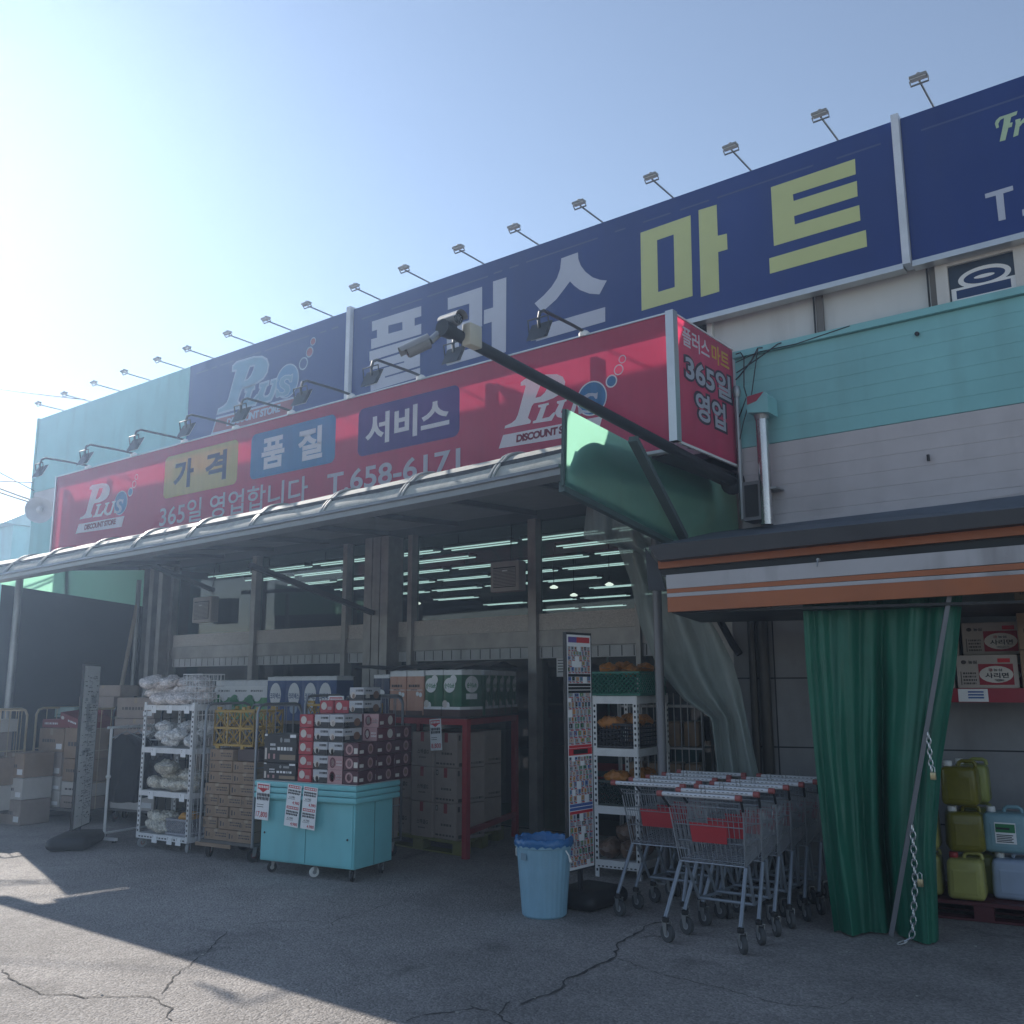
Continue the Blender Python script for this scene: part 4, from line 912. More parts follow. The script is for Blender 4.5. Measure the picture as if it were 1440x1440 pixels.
def wheel(parent, c, r, wd, m=RUBBER, rim=GREYWH, fork=True, swivel=0.0, top=None):
    """castor: tyre > rim, fork"""
    c = Vector(c); M = Matrix.Translation(c) @ Matrix.Rotation(swivel, 4, 'Z')
    b = MB(); b.lathe([(r*.75,-wd/2),(r*.95,-wd/2),(r,-wd/4),(r,wd/4),(r*.95,wd/2),(r*.75,wd/2)], (0,0,0), 20, 'x'); b.xf(M); w_ = b.build('wheel', m, parent)
    b = MB(); b.lathe([(r*.1,-wd/2-.002),(r*.76,-wd/2+.002),(r*.76,wd/2-.002),(r*.1,wd/2+.002)], (0,0,0), 20, 'x'); b.xf(M).build('rim', rim, w_)
    if fork:
        tp = (top if top is not None else c.z+r*1.5)-c.z; b = MB()
        for s in (-1, 1): b.prism([(s*(wd/2+.006),-r*.25,-.01),(s*(wd/2+.006),r*.2,-.01),(s*(wd/2+.006),r*.5,tp),(s*(wd/2+.006),-r*.2,tp)], (s*.004,0,0))
        b.box((-wd/2-.01,-r*.3,tp), (wd/2+.01,r*.6,tp+.006)); b.xf(M).build('fork', STEEL, w_)
    return w_
def perforated_post(b, x, y, z0, z1, holes):
    b.box((x-.02,y-.002,z0), (x+.02,y,z1)); b.box((x-.02,y,z0), (x-.018,y+.04,z1)) if x < 0 else b.box((x+.018,y,z0), (x+.02,y+.04,z1))
    z = z0+.05
    while z < z1-.02: holes.box((x-.009,y-.0032,z), (x+.009,y-.0021,z+.022)); z += .05

# ------------------------------------------------------------------ garlic rack
gx0, gx1 = Vector((-9.72,5.95,0)), Vector((-8.90,6.03,0)); rz = math.atan2((gx1-gx0).y, (gx1-gx0).x); W = (gx1-gx0).length; D = .5
def local_frame(o, ang):
    u = Vector((cos(ang), sin(ang), 0)); v = Vector((-sin(ang), cos(ang), 0)); return lambda a, c, z: Vector((o.x, o.y, 0))+u*a+v*c+UZ*z
gr = thing('garlic_rack', 'white perforated steel rack on castors loaded with bags of garlic', 'rack', tuple((gx0+gx1)/2), rz)
b, hl = MB(), MB()
for x in (-W/2+.02, W/2-.02):
    for y in (0, D-.04): perforated_post(b, x, y, .12, 1.53, hl)
b.build('upright', WHITEST, gr); hl.build('slot', BLACKP, gr)
SH = [.16, .60, 1.05, 1.50]
for z in SH:
    b = MB(); b.box((-W/2+.003,-.006,z-.055), (W/2-.003,-.003,z)); b.box((-W/2+.003,0,z-.012), (W/2-.003,D,z-.002)); b.box((W/2+.001,.0,z-.055), (W/2+.004,D,z)); b.build('shelf', WHITEST, gr)
b = MB()
for k in range(16): b.box((-W/2+.05+k*.047,-.0085,.12), (-W/2+.075+k*.047,-.0062,.132))
b.build('slot', BLACKP, gr)
for x in (-W/2+.04, W/2-.04):
    for y in (.05, D-.05): wheel(gr, (x, y, .05), .05, .03, GREYWH, mat('red brown hub', (.25,.08,.07), .5), True, .5 if x > 0 else -.3, .115)
b = MB()
for k in range(7): b.tube([(W/2+.005,D-.02,.2+k*.2),(W/2+.005,.02,.2+k*.2)], .004, 4)
for k in range(9): b.tube([(W/2+.006,.05+k*.05,.14),(W/2+.006,.05+k*.05,1.5)], .003, 4)
b.build('side_mesh', WHITEST, gr)
for z, xs_ in ((1.50,(-.24,.02,.3)), (1.05,(-.2,.28)), (.60,(-.2,.3)), (.16,(-.1,.14,.28))):
    for x in xs_:
        tg = MB().box((x-.04,-.012,z-.085), (x+.04,-.009,z-.005)).build('price_card', PAPER, gr); add_text(MB(), 'T', (x-.03,-.0135,z-.04), UX, UZ, .02, .025).build('lettering', INKBLK, tg)
F_ = local_frame((gx0+gx1)/2, rz)
def bag_mat(name, a, c):
    m = mat(name, a, .22, var=.35, scale=14, bump=.5, bscale=38, spec=.7); t = m.node_tree; N = t.nodes; L = t.links
    v = N.new('ShaderNodeTexVoronoi'); v.inputs['Scale'].default_value = 42; L.new(N['Texture Coordinate'].outputs['Object'], v.inputs['Vector'])
    b = N['Principled BSDF']; rm = N.new('ShaderNodeMapRange'); rm.inputs[1].default_value = .15; rm.inputs[2].default_value = .75; rm.inputs[3].default_value = 1.12; rm.inputs[4].default_value = .62; L.new(v.outputs['Distance'], rm.inputs[0])
    mm = N.new('ShaderNodeMix'); mm.data_type = 'RGBA'; mm.blend_type = 'MULTIPLY'; mm.inputs[0].default_value = .9; L.new(b.inputs['Base Color'].links[0].from_socket, mm.inputs[6]); L.new(rm.outputs[0], mm.inputs[7]); L.new(mm.outputs[2], b.inputs['Base Color'])
    bp = N['Bump']; ad = N.new('ShaderNodeMath'); ad.operation = 'SUBTRACT'; L.new(bp.inputs['Height'].links[0].from_socket, ad.inputs[0]); L.new(v.outputs['Distance'], ad.inputs[1]); L.new(ad.outputs[0], bp.inputs['Height'])
    return m
def bag(name, label, cat, m, L=.30, wd=.2, h=.11, seed=0, group=None):
    t = thing(name, label, cat, group=group)
    def fn(u, v):
        a = 2*pi*u; k = v*2-1; e = (1-abs(k)**2.6)**.75
        x = k*L/2; y = cos(a)*wd/2*(.35+.65*e); z = h/2+sin(a)*h/2*e
        n = noise.noise(Vector((x*14+seed*7, y*14, z*14)))*.022+noise.noise(Vector((x*42, y*42+seed, z*42)))*.016
        return Vector((x, y*(1+n*6), max(0, z+n)))
    MB().grid(fn, 30, 22).build('body', m, t)
    b = MB()
    for s in (-1, 1): b.add([(s*L*.46,-wd*.2,h*.45),(s*L*.46,wd*.2,h*.5),(s*L*.56,wd*.28,h*.62),(s*L*.57,-wd*.3,h*.5)], [(0,1,2,3)])
    b.build('bag_end', film('clear plastic bag', (.6,.6,.6), .5, .15), t)
    return t
GA = bag_mat('garlic through plastic, pinkish', (.88,.80,.77), 0); GB = bag_mat('garlic through plastic, white', (.88,.86,.84), 0); GC = bag_mat('garlic through plastic, yellowish', (.74,.69,.58), 0)
def heap(protos, n, x0, x1, y0, y1, z0, dz, per, lab, grp, rot=.5):
    for k in range(n):
        lay = k//per; f = (k % per+.5)/per
        x = x0+(x1-x0)*f+random.uniform(-.03,.03); y = random.uniform(y0, y1); o = random.choice(protos)
        p = F_(x, y, z0+lay*dz+random.uniform(0,.012)); d = dup(o, p, rz+random.uniform(-rot, rot), lab, grp); d.rotation_euler.x = random.uniform(-.25,.3); d.rotation_euler.y = random.uniform(-.2,.2)
pa = [bag('garlic_bag', 'x', 'bag', GA, .34, .24, .13, s) for s in (1,2,3)]; pb = [bag('garlic_bag', 'x', 'bag', GB, .22, .16, .12, s) for s in (4,5,6)]; pc = [bag('garlic_bag', 'x', 'bag', GC, .28, .2, .12, s) for s in (7,8,9)]
heap(pa, 12, -W/2-.02, W/2-.2, .02, .3, 1.505, .085, 4, 'bag of pinkish garlic heaped on top of the white wheeled rack', 'garlic bags on the rack top', .6)
heap(pa, 2, W/2-.3, W/2-.05, .1, .25, 1.505, .1, 1, 'large garlic bag lying behind the wire basket on the rack top', 'garlic bags behind the wire basket', .3)
heap(pb, 15, -W/2+.1, W/2-.06, .02, .3, 1.055, .075, 5, 'small bag of white garlic on the second highest rack shelf', 'small garlic bags on the second highest shelf', 1.2)
heap(pc, 13, -W/2+.1, W/2-.07, .02, .3, .605, .085, 5, 'bag of yellowish garlic on the second lowest rack shelf', 'garlic bags on the second lowest shelf', .9)
heap(pc, 5, -W/2+.12, W/2-.35, .03, .25, .165, .085, 3, 'flat bag of garlic on the bottom rack shelf', 'garlic bags on the bottom shelf', .5)
for o in pa+pb+pc:
    for ch in list(o.children): bpy.data.objects.remove(ch)
    bpy.data.objects.remove(o)
def wire_basket(name, label, w_, d_, h_, p, rz_, m, nx=6, nz=5, r=.0035, group=None):
    t = thing(name, label, 'basket', p, rz_, group); b = MB()
    for z in (0, h_): b.tube([(-w_/2,-d_/2,z),(w_/2,-d_/2,z),(w_/2,d_/2,z),(-w_/2,d_/2,z),(-w_/2,-d_/2,z)], r*1.8, 6)
    b.build('rim', m, t); b = MB()
    for k in range(nx+1):
        x = -w_/2+w_*k/nx
        for y in (-d_/2, d_/2): b.tube([(x,y,0),(x,y,h_)], r, 4)
    for k in range(nx+1):
        y = -d_/2+d_*k/nx
        for x in (-w_/2, w_/2): b.tube([(x,y,0),(x,y,h_)], r, 4)
    for k in range(1, nz):
        z = h_*k/nz; b.tube([(-w_/2,-d_/2,z),(w_/2,-d_/2,z),(w_/2,d_/2,z),(-w_/2,d_/2,z),(-w_/2,-d_/2,z)], r, 4)
    b.build('mesh', m, t); return t
wire_basket('wire_basket', 'white wire basket standing on the right end of the garlic rack', .30, .3, .32, F_(W/2-.12,.2,1.505), rz, WHITEST)
# basket and orange bag on the lowest shelf
def plastic_crate(name, label, p, rz_, w_, d_, h_, m, pitch=.05, diag=False, group=None, r=.006):
    t = thing(name, label, 'crate', p, rz_, group); b = MB()
    for z in (0, h_-.02): 
        b.box((-w_/2,-d_/2,z), (w_/2,-d_/2+.012,z+.02)); b.box((-w_/2,d_/2-.012,z), (w_/2,d_/2,z+.02)); b.box((-w_/2,-d_/2+.012,z), (-w_/2+.012,d_/2-.012,z+.02)); b.box((w_/2-.012,-d_/2+.012,z), (w_/2,d_/2-.012,z+.02))
    b.build('rim', m, t); b = MB()
    def side(o, u, L):
        n = max(2, int(L/pitch)); mz = max(2, int((h_-.04)/pitch))
        if diag:
            for k in range(-mz, n):
                for s in (1, -1):
                    a = Vector((k, 0)); pts = []
                    x0, x1 = k, k+mz
                    z0_, z1_ = (0, mz) if s > 0 else (mz, 0)
                    lo, hi = max(0, -k), min(mz, n-k)
                    if hi <= lo: continue
                    f = lambda q: (x0+q, (q if s > 0 else mz-q))
                    a_, c_ = f(lo), f(hi); b.tube([o+u*(a_[0]*L/n)+UZ*(.02+a_[1]*(h_-.04)/mz), o+u*(c_[0]*L/n)+UZ*(.02+c_[1]*(h_-.04)/mz)], r, 4)
        else:
            for k in range(1, n): b.tube([o+u*(k*L/n)+UZ*.01, o+u*(k*L/n)+UZ*(h_-.01)], r, 4)
            for k in range(1, mz): b.tube([o+UZ*(.02+k*(h_-.04)/mz), o+u*L+UZ*(.02+k*(h_-.04)/mz)], r, 4)
    for o, u, L in ((Vector((-w_/2,-d_/2+.006,0)), UX, w_), (Vector((-w_/2,d_/2-.006,0)), UX, w_), (Vector((-w_/2+.006,-d_/2,0)), UYv, d_), (Vector((w_/2-.006,-d_/2,0)), UYv, d_)): side(o, u, L)
    b.build('lattice', m, t); MB().box((-w_/2+.013,-d_/2+.013,.004), (w_/2-.013,d_/2-.013,.012)).build('bottom', m, t); return t
plastic_crate('plastic_basket', 'grey plastic basket on the bottom shelf of the garlic rack', F_(W/2-.24,.2,.165), rz, .36, .3, .16, mat('grey basket plastic', (.33,.33,.36), .5), .028, True, r=.004)
o = bag('peel_bag', 'orange netted bag lying in the grey basket on the lowest shelf', 'bag', mat('orange netting', (.62,.30,.05), .5, var=.3, scale=20), .26, .16, .1, 11); o.location = F_(W/2-.2,.18,.29); o.rotation_euler = (0,-.2,rz)

# ------------------------------------------------------------------ roll cages with brown cartons and yellow crates
def roll_cage(label, p, rz_, w_, d_, h_, m, z_top=None, group=None):
    t = thing('roll_cage', label, 'roll cage', p, rz_, group)
    MB().box((-w_/2,-d_/2,.15), (w_/2,d_/2,.18)).build('base', mat('worn cage base', (.12,.11,.1), .6), t)
    for x in (-w_/2, w_/2):
        b = MB(); b.tube([(x,-d_/2,.15),(x,-d_/2,h_-.08),(x,-d_/2+.03,h_-.02),(x,-d_/2+.09,h_),(x,d_/2-.09,h_),(x,d_/2-.03,h_-.02),(x,d_/2,h_-.08),(x,d_/2,.15)], .014, 8); b.build('side_frame', m, t)
        b = MB()
        for k in range(1, 5): b.tube([(x,-d_/2+d_*k/5,.18),(x,-d_/2+d_*k/5,h_-.01)], .005, 5)
        for z in (.5, .9): b.tube([(x,-d_/2,z),(x,d_/2,z)], .006, 5)
        b.build('side_bars', m, t)
    b = MB(); b.tube([(-w_/2,d_/2,.15),(-w_/2,d_/2,h_-.09),(-w_/2+.05,d_/2,h_-.02),(w_/2-.05,d_/2,h_-.02),(w_/2,d_/2,h_-.09),(w_/2,d_/2,.15)], .014, 8)
    for k in range(1, 7): b.tube([(-w_/2+w_*k/7,d_/2,.18),(-w_/2+w_*k/7,d_/2,h_-.03)], .005, 5)
    b.build('back_frame', m, t)
    for x in (-w_/2+.06, w_/2-.06):
        for y in (-d_/2+.08, d_/2-.08): wheel(t, (x,y,.065), .065, .035, RUBBER, mat('dark red hub', (.12,.03,.03), .5), True, random.uniform(-.8,.8), .148)
    return t
CAGEM = mat('zinc cage tube', (.28,.29,.31), .35, .6, .15)
cg = Vector((-8.33, 6.36, 0)); rzc = .12; roll_cage('zinc roll cage full of small brown cartons right of the garlic rack', cg, rzc, .74, .62, 1.52, CAGEM)
Fc = local_frame(cg, rzc)
def proto_brown(wd, dp, h):
    return carton('carton', 'x', 'carton', wd, dp, h, CARD, scribble('f',.5,.3,.95,.75,2,INKBRN)+[('f',.08,.25,.14,.7,INKBRN),('f',.2,.3,.24,.6,INKBRN)]+scribble('l',.2,.3,.8,.6,1,INKBRN), TAPE)
pr = [proto_brown(.335,.30,.108), proto_brown(.335,.30,.108), proto_brown(.20,.30,.108)]
for rr in range(5):
    xs_ = (-.26,.02,.255) if rr % 2 else (-.17,.175)
    for i, x in enumerate(xs_):
        o = pr[2] if len(xs_) == 3 and i != 1 else random.choice(pr[:2])
        dup(o, Fc(x*1.0+random.uniform(-.006,.006), -.14+random.uniform(-.012,.012), .18+rr*.111), rzc+random.uniform(-.035,.035), f'brown carton in the {ROWS[rr]} row of the stack in the zinc roll cage', 'brown cartons in the zinc roll cage')
for rr in range(5, 8):
    for i, x in enumerate((-.15, .19)):
        if rr == 7 and i: continue
        dup(pr[i % 2], Fc(x, -.13-.0*rr, .18+rr*.111), rzc+random.uniform(-.02,.02), f'brown carton in the {ROWS[rr]} row of the stack in the zinc roll cage', 'brown cartons in the zinc roll cage')
dc = carton('carton', 'dark brown carton at the top right of the roll cage stack', 'carton', .3, .3, .12, mat('dark brown cardboard', (.10,.07,.065), .7)); dc.location = Fc(.2,-.1,.18+7*.111); dc.rotation_euler = (0,0,rzc)
MB()
fs_ = MB().box((-.4,-.34,.12), (.1,-.325,.155)); fs_.xf(Matrix.Translation(cg) @ Matrix.Rotation(rzc,4,'Z')); tag(fs_.build('cardboard_sheet', CARD), 'flattened cardboard strip sticking out under the brown carton stack', 'cardboard')
for o in pr:
    for ch in list(o.children): bpy.data.objects.remove(ch)
    bpy.data.objects.remove(o)
YEL_C = mat('mustard yellow crate plastic', (.45,.28,.05), .5, var=.15)
def x_crate(label, p, rz_, w_=.6, d_=.4, h_=.34, cols=3, group='yellow plastic crates on the roll cages'):
    t = thing('yellow_crate', label, 'crate', p, rz_, group)
    def panel(o, u, L):
        b = MB(); nv = 2
        for k in range(cols+1): b.bar(o+u*(L*k/cols), o+u*(L*k/cols)+UZ*h_, .016, .012)
        for k in range(nv+1): b.bar(o+UZ*(h_*k/nv*.94+.02*h_), o+u*L+UZ*(h_*k/nv*.94+.02*h_), .012, .02)
        for i in range(cols):
            for j in range(nv):
                a = o+u*(L*i/cols)+UZ*(h_*j/nv); c = u*(L/cols); e = UZ*(h_/nv)
                b.bar(a, a+c+e, .008, .008); b.bar(a+c, a+e, .008, .008)
        for i in range(2): b.box(o+u*(L*(.12+.62*i))+Vector((-.02,-.01,-.03)), o+u*(L*(.12+.62*i))+Vector((.02,.01,0))); b.box(o+u*(L*(.12+.62*i))+Vector((-.02,-.01,h_)), o+u*(L*(.12+.62*i))+Vector((.02,.01,h_+.03)))
        return b
    panel(Vector((-w_/2,-d_/2,0)), UX, w_).build('side_panel', YEL_C, t); panel(Vector((-w_/2,d_/2,0)), UX, w_).build('side_panel', YEL_C, t)
    panel(Vector((-w_/2,-d_/2,0)), UYv, d_).build('end_panel', YEL_C, t); panel(Vector((w_/2,-d_/2,0)), UYv, d_).build('end_panel', YEL_C, t)
    MB().box((-w_/2+.01,-d_/2+.01,.0), (w_/2-.01,d_/2-.01,.01)).build('bottom', YEL_C, t); return t
x_crate('yellow lattice crate in the roll cage over the small brown cartons', Fc(-.02,-.05,1.10), rzc, .56, .4, .36)
cg2 = Vector((-7.45, 6.95, 0)); roll_cage('tall zinc roll cage behind the turquoise counter', cg2, rzc, .8, .6, 1.6, CAGEM); Fc2 = local_frame(cg2, rzc)
for k, (x, z, w_, lab) in enumerate(((-.05,1.14,.70,'yellow lattice crate in the cage above the black boxes'), (-.25,.2,.3,'yellow lattice crate low in the cage behind the counter'))): x_crate(lab, Fc2(x,-.1,z), rzc, w_, .36, .38 if k == 0 else .5)
MB()
for k in range(3):
    o = carton('carton', f'brown carton hidden in the cage behind the counter, {ROWS[k]} from below', 'carton', .6, .4, .3, CARD2, [], TAPE); o.location = Fc2(.08,.08,.18+k*.303); o.rotation_euler = (0,0,rzc)

# ------------------------------------------------------------------ turquoise counter
cL, cM = G(365,1209,.11), G(497.5,1224,.11); rk = math.atan2((cM-cL).y, (cM-cL).x); CW = (cM-cL).length; CD = .56
TUR = mat('turquoise painted board', (.20,.56,.59), .42, var=.1, scale=1.5, dirt=.16)
ck = thing('sale_counter', 'turquoise wheeled sale counter with a thick rimmed top', 'counter', (cL.x, cL.y, 0), rk)
zk0, zk1 = .67, .83
MB().rbox((0,0,.11), (CW,CD,zk0), .006, 1).build('body', TUR, ck)
b = MB(); b.box((.02,-.012,.13), (CW*.5-.004,-.003,zk0-.02)); b.box((CW*.5+.004,-.008,.13), (CW-.02,-.002,zk0-.02)); d_ = b.build('sliding_door', TUR, ck)
b = MB()
for x in (.06, CW-.07): b.lathe([(.010,0),(.010,-.002)], (x,-.013,.36), 12, 'y')
b.build('finger_hole', BLACKP, d_)
b = MB(); b.box((CW+.002,CD*.5,.12), (CW+.004,CD*.5+.006,zk0-.01)); b.build('panel_joint', mat('dark turquoise joint', (.05,.18,.19), .5), ck)
b = MB()
for k in range(3): b.rbox((-.05,-.06,zk0+k*(zk1-zk0)/3+.002), (CW+.05,CD+.05,zk0+(k+1)*(zk1-zk0)/3-.002), .012, 2)
b.build('counter_top', TUR, ck)
MB().box((-.045,-.055,zk1-.001), (CW+.045,CD+.045,zk1+.004)).build('top_sheet', mat('pale counter sheet', (.5,.55,.55), .4), ck)
for x in (.1, CW*.55, CW-.06): wheel(ck, (x,.06,.045), .045, .028, RUBBER if x != CW*.55 else WHITEP, GREYWH, True, random.uniform(-.7,.7), .105)
wheel(ck, (CW-.06,CD-.08,.045), .045, .028, RUBBER, GREYWH, True, .4, .105); wheel(ck, (.1,CD-.08,.045), .045, .028, RUBBER, GREYWH, True, .4, .105)
Fk = local_frame(Vector((cL.x, cL.y, 0)), rk)
CR = mat('red coffee carton', (.40,.035,.05), .38, var=.08); CWH = mat('white coffee carton', (.50,.50,.52), .38); CBK = mat('black carton', (.022,.022,.025), .35); CMA = mat('maroon coffee carton', (.13,.022,.035), .38); CBR = mat('dark brown coffee carton', (.075,.018,.028), .38); PINKP = mat('dusty pink print', (.45,.26,.26), .4); CRE = mat('cream print', (.6,.55,.5), .45); BRN = mat('brown print', (.2,.1,.06), .45)
BW, BD, BH = .165, .27, .120
def cof(kind):
    if kind == 'red': return carton('coffee_box', 'x', 'box', BW, BD, BH, CR, [('f','O',.12,.25,.55,.85,CRE),('f',.6,.25,.9,.5,PINKP),('r','O',.5,.3,.75,.8,CRE),('r',.1,.3,.3,.6,CRE)]+scribble('r',.1,.65,.45,.85,1,INKWHT))
    if kind == 'white': return carton('coffee_box', 'x', 'box', BW, BD, BH, CWH, [('f',0,0,1,.42,CBK),('f','O',.08,.12,.45,.62,CRE),('f','O',.2,.1,.4,.5,BRN),('r',0,0,1,.42,CBK),('r',.1,.15,.35,.5,CRE),('r','O',.55,.1,.9,.7,BRN)]+scribble('f',.45,.6,.95,.9,1,INKBLK)+scribble('r',.1,.62,.5,.85,1,INKBLK))
    if kind == 'maroon': return carton('coffee_box', 'x', 'box', BW, BD, BH, CMA, [('f',0,0,1,1,PINKP),('f','O',.12,.12,.52,.9,CMA),('f','O',.2,.22,.44,.78,CRE),('r',.08,.2,.3,.45,CRE),('r','O',.55,.15,.85,.85,CRE)]+scribble('f',.58,.25,.95,.7,2,INKWHT))
    return carton('coffee_box', 'x', 'box', BW, BD, BH, CBR, [('f','O',.15,.12,.65,.88,PINKP),('f','O',.25,.25,.55,.75,CBR),('f',.7,.2,.95,.6,CRE),('r',.06,.2,.28,.45,CRE),('r','O',.5,.12,.8,.88,PINKP),('r','O',.56,.28,.74,.72,BRN)])
CP = {k: cof(k) for k in ('red','white','maroon','brown')}
KL = {'red': 'red coffee box', 'white': 'white and black coffee box', 'maroon': 'pink and maroon coffee box', 'brown': 'dark maroon coffee box'}
def put(kind, u, v, row, where): 
    dup(CP[kind], Fk(u+BW/2, v+BD/2, zk1+.005+row*(BH+.002)), rk+random.uniform(-.05,.05), f'{KL[kind]}, {ROWS[row]} row up on the turquoise counter, {where}', 'coffee boxes on the turquoise counter')
for r_ in range(5): put('red', .45, -.03, r_, 'front')
for r_ in range(5): put('white', .625, -.03, r_, 'front')
for r_ in range(5): put('maroon' if r_ < 2 else 'white', .80, -.03, r_, 'front')
for r_ in range(3): put('brown', .975, -.03, r_, 'at the front corner')
for r_ in range(6): put('red', .45, .25, r_, 'behind')
for r_ in range(6): put('red' if r_ == 5 else 'white', .625, .25, r_, 'behind')
for r_ in range(7): put('white' if r_ > 4 else 'maroon', .80, .25, r_, 'behind')
for r_ in range(5): put('maroon' if r_ > 2 else 'brown', .975, .25, r_, 'at the right end')
for r_ in range(4): put('brown', .975+.0, .525, r_, 'at the right rear')
for o in CP.values():
    for ch in list(o.children): bpy.data.objects.remove(ch)
    bpy.data.objects.remove(o)
def blackbox(): return carton('drink_box', 'x', 'box', .40, .3, .26, CBK, [('f','O',.5,.7,.57,.88,GREYWH),('f',.62,.72,.8,.84,GREYWH),('f',.04,.1,.1,.5,CRE),('f',.14,.12,.2,.3,PINKP),('f',.3,.12,.36,.3,PINKP),('f',.02,.92,.1,.99,PAPER),('f',.8,.88,.98,.99,PAPER),('f',.5,.1,.98,.28,mat('sandy print',(.25,.19,.13),.5))]+scribble('f',.42,.38,.92,.6,1,INKWHT)+scribble('f',.2,.4,.38,.7,2,INKWHT))
bb0 = blackbox(); bb0.location = Fk(.215,.13,zk1+.005); bb0.rotation_euler = (0,0,rk); bb0['label'] = 'black drink box with pale print, lower one on the counter left end'; bb0['group'] = 'black boxes on the counter'; bb0.scale = (1,1,.6)
dup(bb0, Fk(.205,.14,zk1+.005+.16), rk, 'large black drink box with pale print, upper one on the counter left end', scale=(1,1,1))
# price cards
def price(name, label, o, u, w_, h_, price_txt, rot=0, tri=True, two=False):
    """paper card hanging from o (top centre), facing along u x up"""
    t = thing(name, label, 'price card', tuple(o)); t.rotation_euler = (0, rot, math.atan2(u.y, u.x))
    MB().box((-w_/2,-.002,-h_), (w_/2,0,0)).build('card', PAPER, t)
    rr = MB(); kk = MB(); pp2 = MB(); hs = h_/2 if two else h_
    for k in range(2 if two else 1):
        z = -k*hs; rr.add([(-w_*.42,-.0032,z-hs*.17),(w_*.42,-.0032,z-hs*.17),(w_*.42,-.0032,z-hs*.04),(-w_*.42,-.0032,z-hs*.04)], [(0,1,2,3)])
        if tri: rr.add([(-w_*.3,-.0032,z-hs*.17),(0,-.0032,z-hs*.26),(w_*.3,-.0032,z-hs*.17)], [(0,1,2)])
        for i in range(2):
            zz = z-hs*(.36+.1*i) if tri else z-hs*(.33+.12*i); x = -w_*.42
            while x < w_*.38: l = w_*random.uniform(.06,.12); kk.add([(x,-.0032,zz),(x+l,-.0032,zz),(x+l,-.0032,zz+hs*.075),(x,-.0032,zz+hs*.075)], [(0,1,2,3)]); kk.add([(x+l*.2,-.0033,zz-hs*.02),(x+l*.5,-.0033,zz-hs*.02),(x+l*.5,-.0033,zz+hs*.09),(x+l*.2,-.0033,zz+hs*.09)], [(0,1,2,3)]); x += l+w_*.025
        if two: add_text(kk, '6,780', (-w_*.3,-.0032,z-hs*.66), UX, UZ, w_*.4, hs*.1, .01)
        for i in range(1 if two else 2): kk.add([(-w_*.4,-.0032,z-hs*(.6+.06*i)-(.1*hs if two else 0)),(w_*.1,-.0032,z-hs*(.6+.06*i)-(.1*hs if two else 0)),(w_*.1,-.0032,z-hs*(.585+.06*i)-(.1*hs if two else 0)),(-w_*.4,-.0032,z-hs*(.585+.06*i)-(.1*hs if two else 0))], [(0,1,2,3)])
        add_text(pp2, price_txt, (-w_*.05 if two else -w_*.42,-.0034,z-hs*.95), UX, UZ, w_*(.5 if two else .84), hs*(.16 if two else .17), .014)
    q = rr.build('printed_panel', INKRED, t); kk.build('small_print', INKBLK, t); pp2.build('price_lettering', INKRED, t)
    ww_ = MB(); x = -w_*.36
    for k in range(2 if two else 1):
        x = -w_*.36
        while x < w_*.3: l = w_*.09; z = -k*hs; ww_.add([(x,-.0036,z-hs*.14),(x+l,-.0036,z-hs*.14),(x+l,-.0036,z-hs*.07),(x,-.0036,z-hs*.07)], [(0,1,2,3)]); x += l+w_*.04
    ww_.build('small_print', INKWHT, q); return t
uk = Vector((cos(rk), sin(rk), 0))
price('price_card', 'paper price card reading 17,800 on the left end of the turquoise counter', Fk(.075,-.066,zk1-.02), uk, .165, .33, '17,800원'.replace('원',''), .04)
price('price_card', 'double paper price card reading 4,980, left of the counter pair', Fk(.455,-.066,zk1-.02), uk, .165, .37, '4,980', .09, False, True)
price('price_card', 'double paper price card reading 4,980, right of the counter pair', Fk(.645,-.068,zk1-.03), uk, .165, .37, '4,980', .07, False, True)

# ------------------------------------------------------------------ red steel frame with cartons on a pallet, tissue packs on top
fF, fB = G(655,1207), Vector((-6.93,9.02,0)); fu = (Vector((-7.6,7.63,0))-Vector((-6.43,7.55,0))).normalized(); fv = Vector((-.316,.949,0))
fo = Vector((-6.43,7.55,0)); T_ = lambda a, c, z: fo+fu*a+fv*c+UZ*z
REDF = mat('red painted steel frame', (.33,.028,.035), .42, .1, .2, dirt=.15)
fr = thing('red_frame_rack', 'red steel frame table carrying tissue packs over a stack of cartons', 'rack', tuple(fo), world=True)
def rbar(name, a, c, w_=.06): return MB().bar(a, c, w_).build(name, REDF, fr)
FL_ = 1.62; FDp = 1.5; ztp = 1.36
for a in (0, FL_):
    for c in (0, FDp): rbar('leg', T_(a,c,0), T_(a,c,ztp))
rbar('rail', T_(-.03,0,ztp-.03), T_(FL_+.03,0,ztp-.03), .061); rbar('rail', T_(0,.03,ztp-.03), T_(0,FDp-.03,ztp-.03), .059); rbar('rail', T_(FL_,.03,ztp-.03), T_(FL_,FDp-.03,ztp-.03), .059); rbar('rail', T_(0,FDp,ztp-.031), T_(FL_,FDp,ztp-.031), .058)
rbar('rail', T_(0,.03,.25), T_(0,FDp-.03,.25), .05); rbar('brace', T_(0,.03,ztp-.3), T_(.0,.03,ztp-.31), .05)
MB().prism([T_(-.02,-.02,ztp+.004), T_(FL_+.02,-.02,ztp+.004), T_(FL_+.02,FDp+.02,ztp+.004), T_(-.02,FDp+.02,ztp+.004)], (0,0,.02)).build('table_board', mat('dark board', (.05,.04,.04), .6), fr)
OLIVE = mat('olive yellow pallet plastic', (.20,.20,.045), .5, var=.15, dirt=.25)
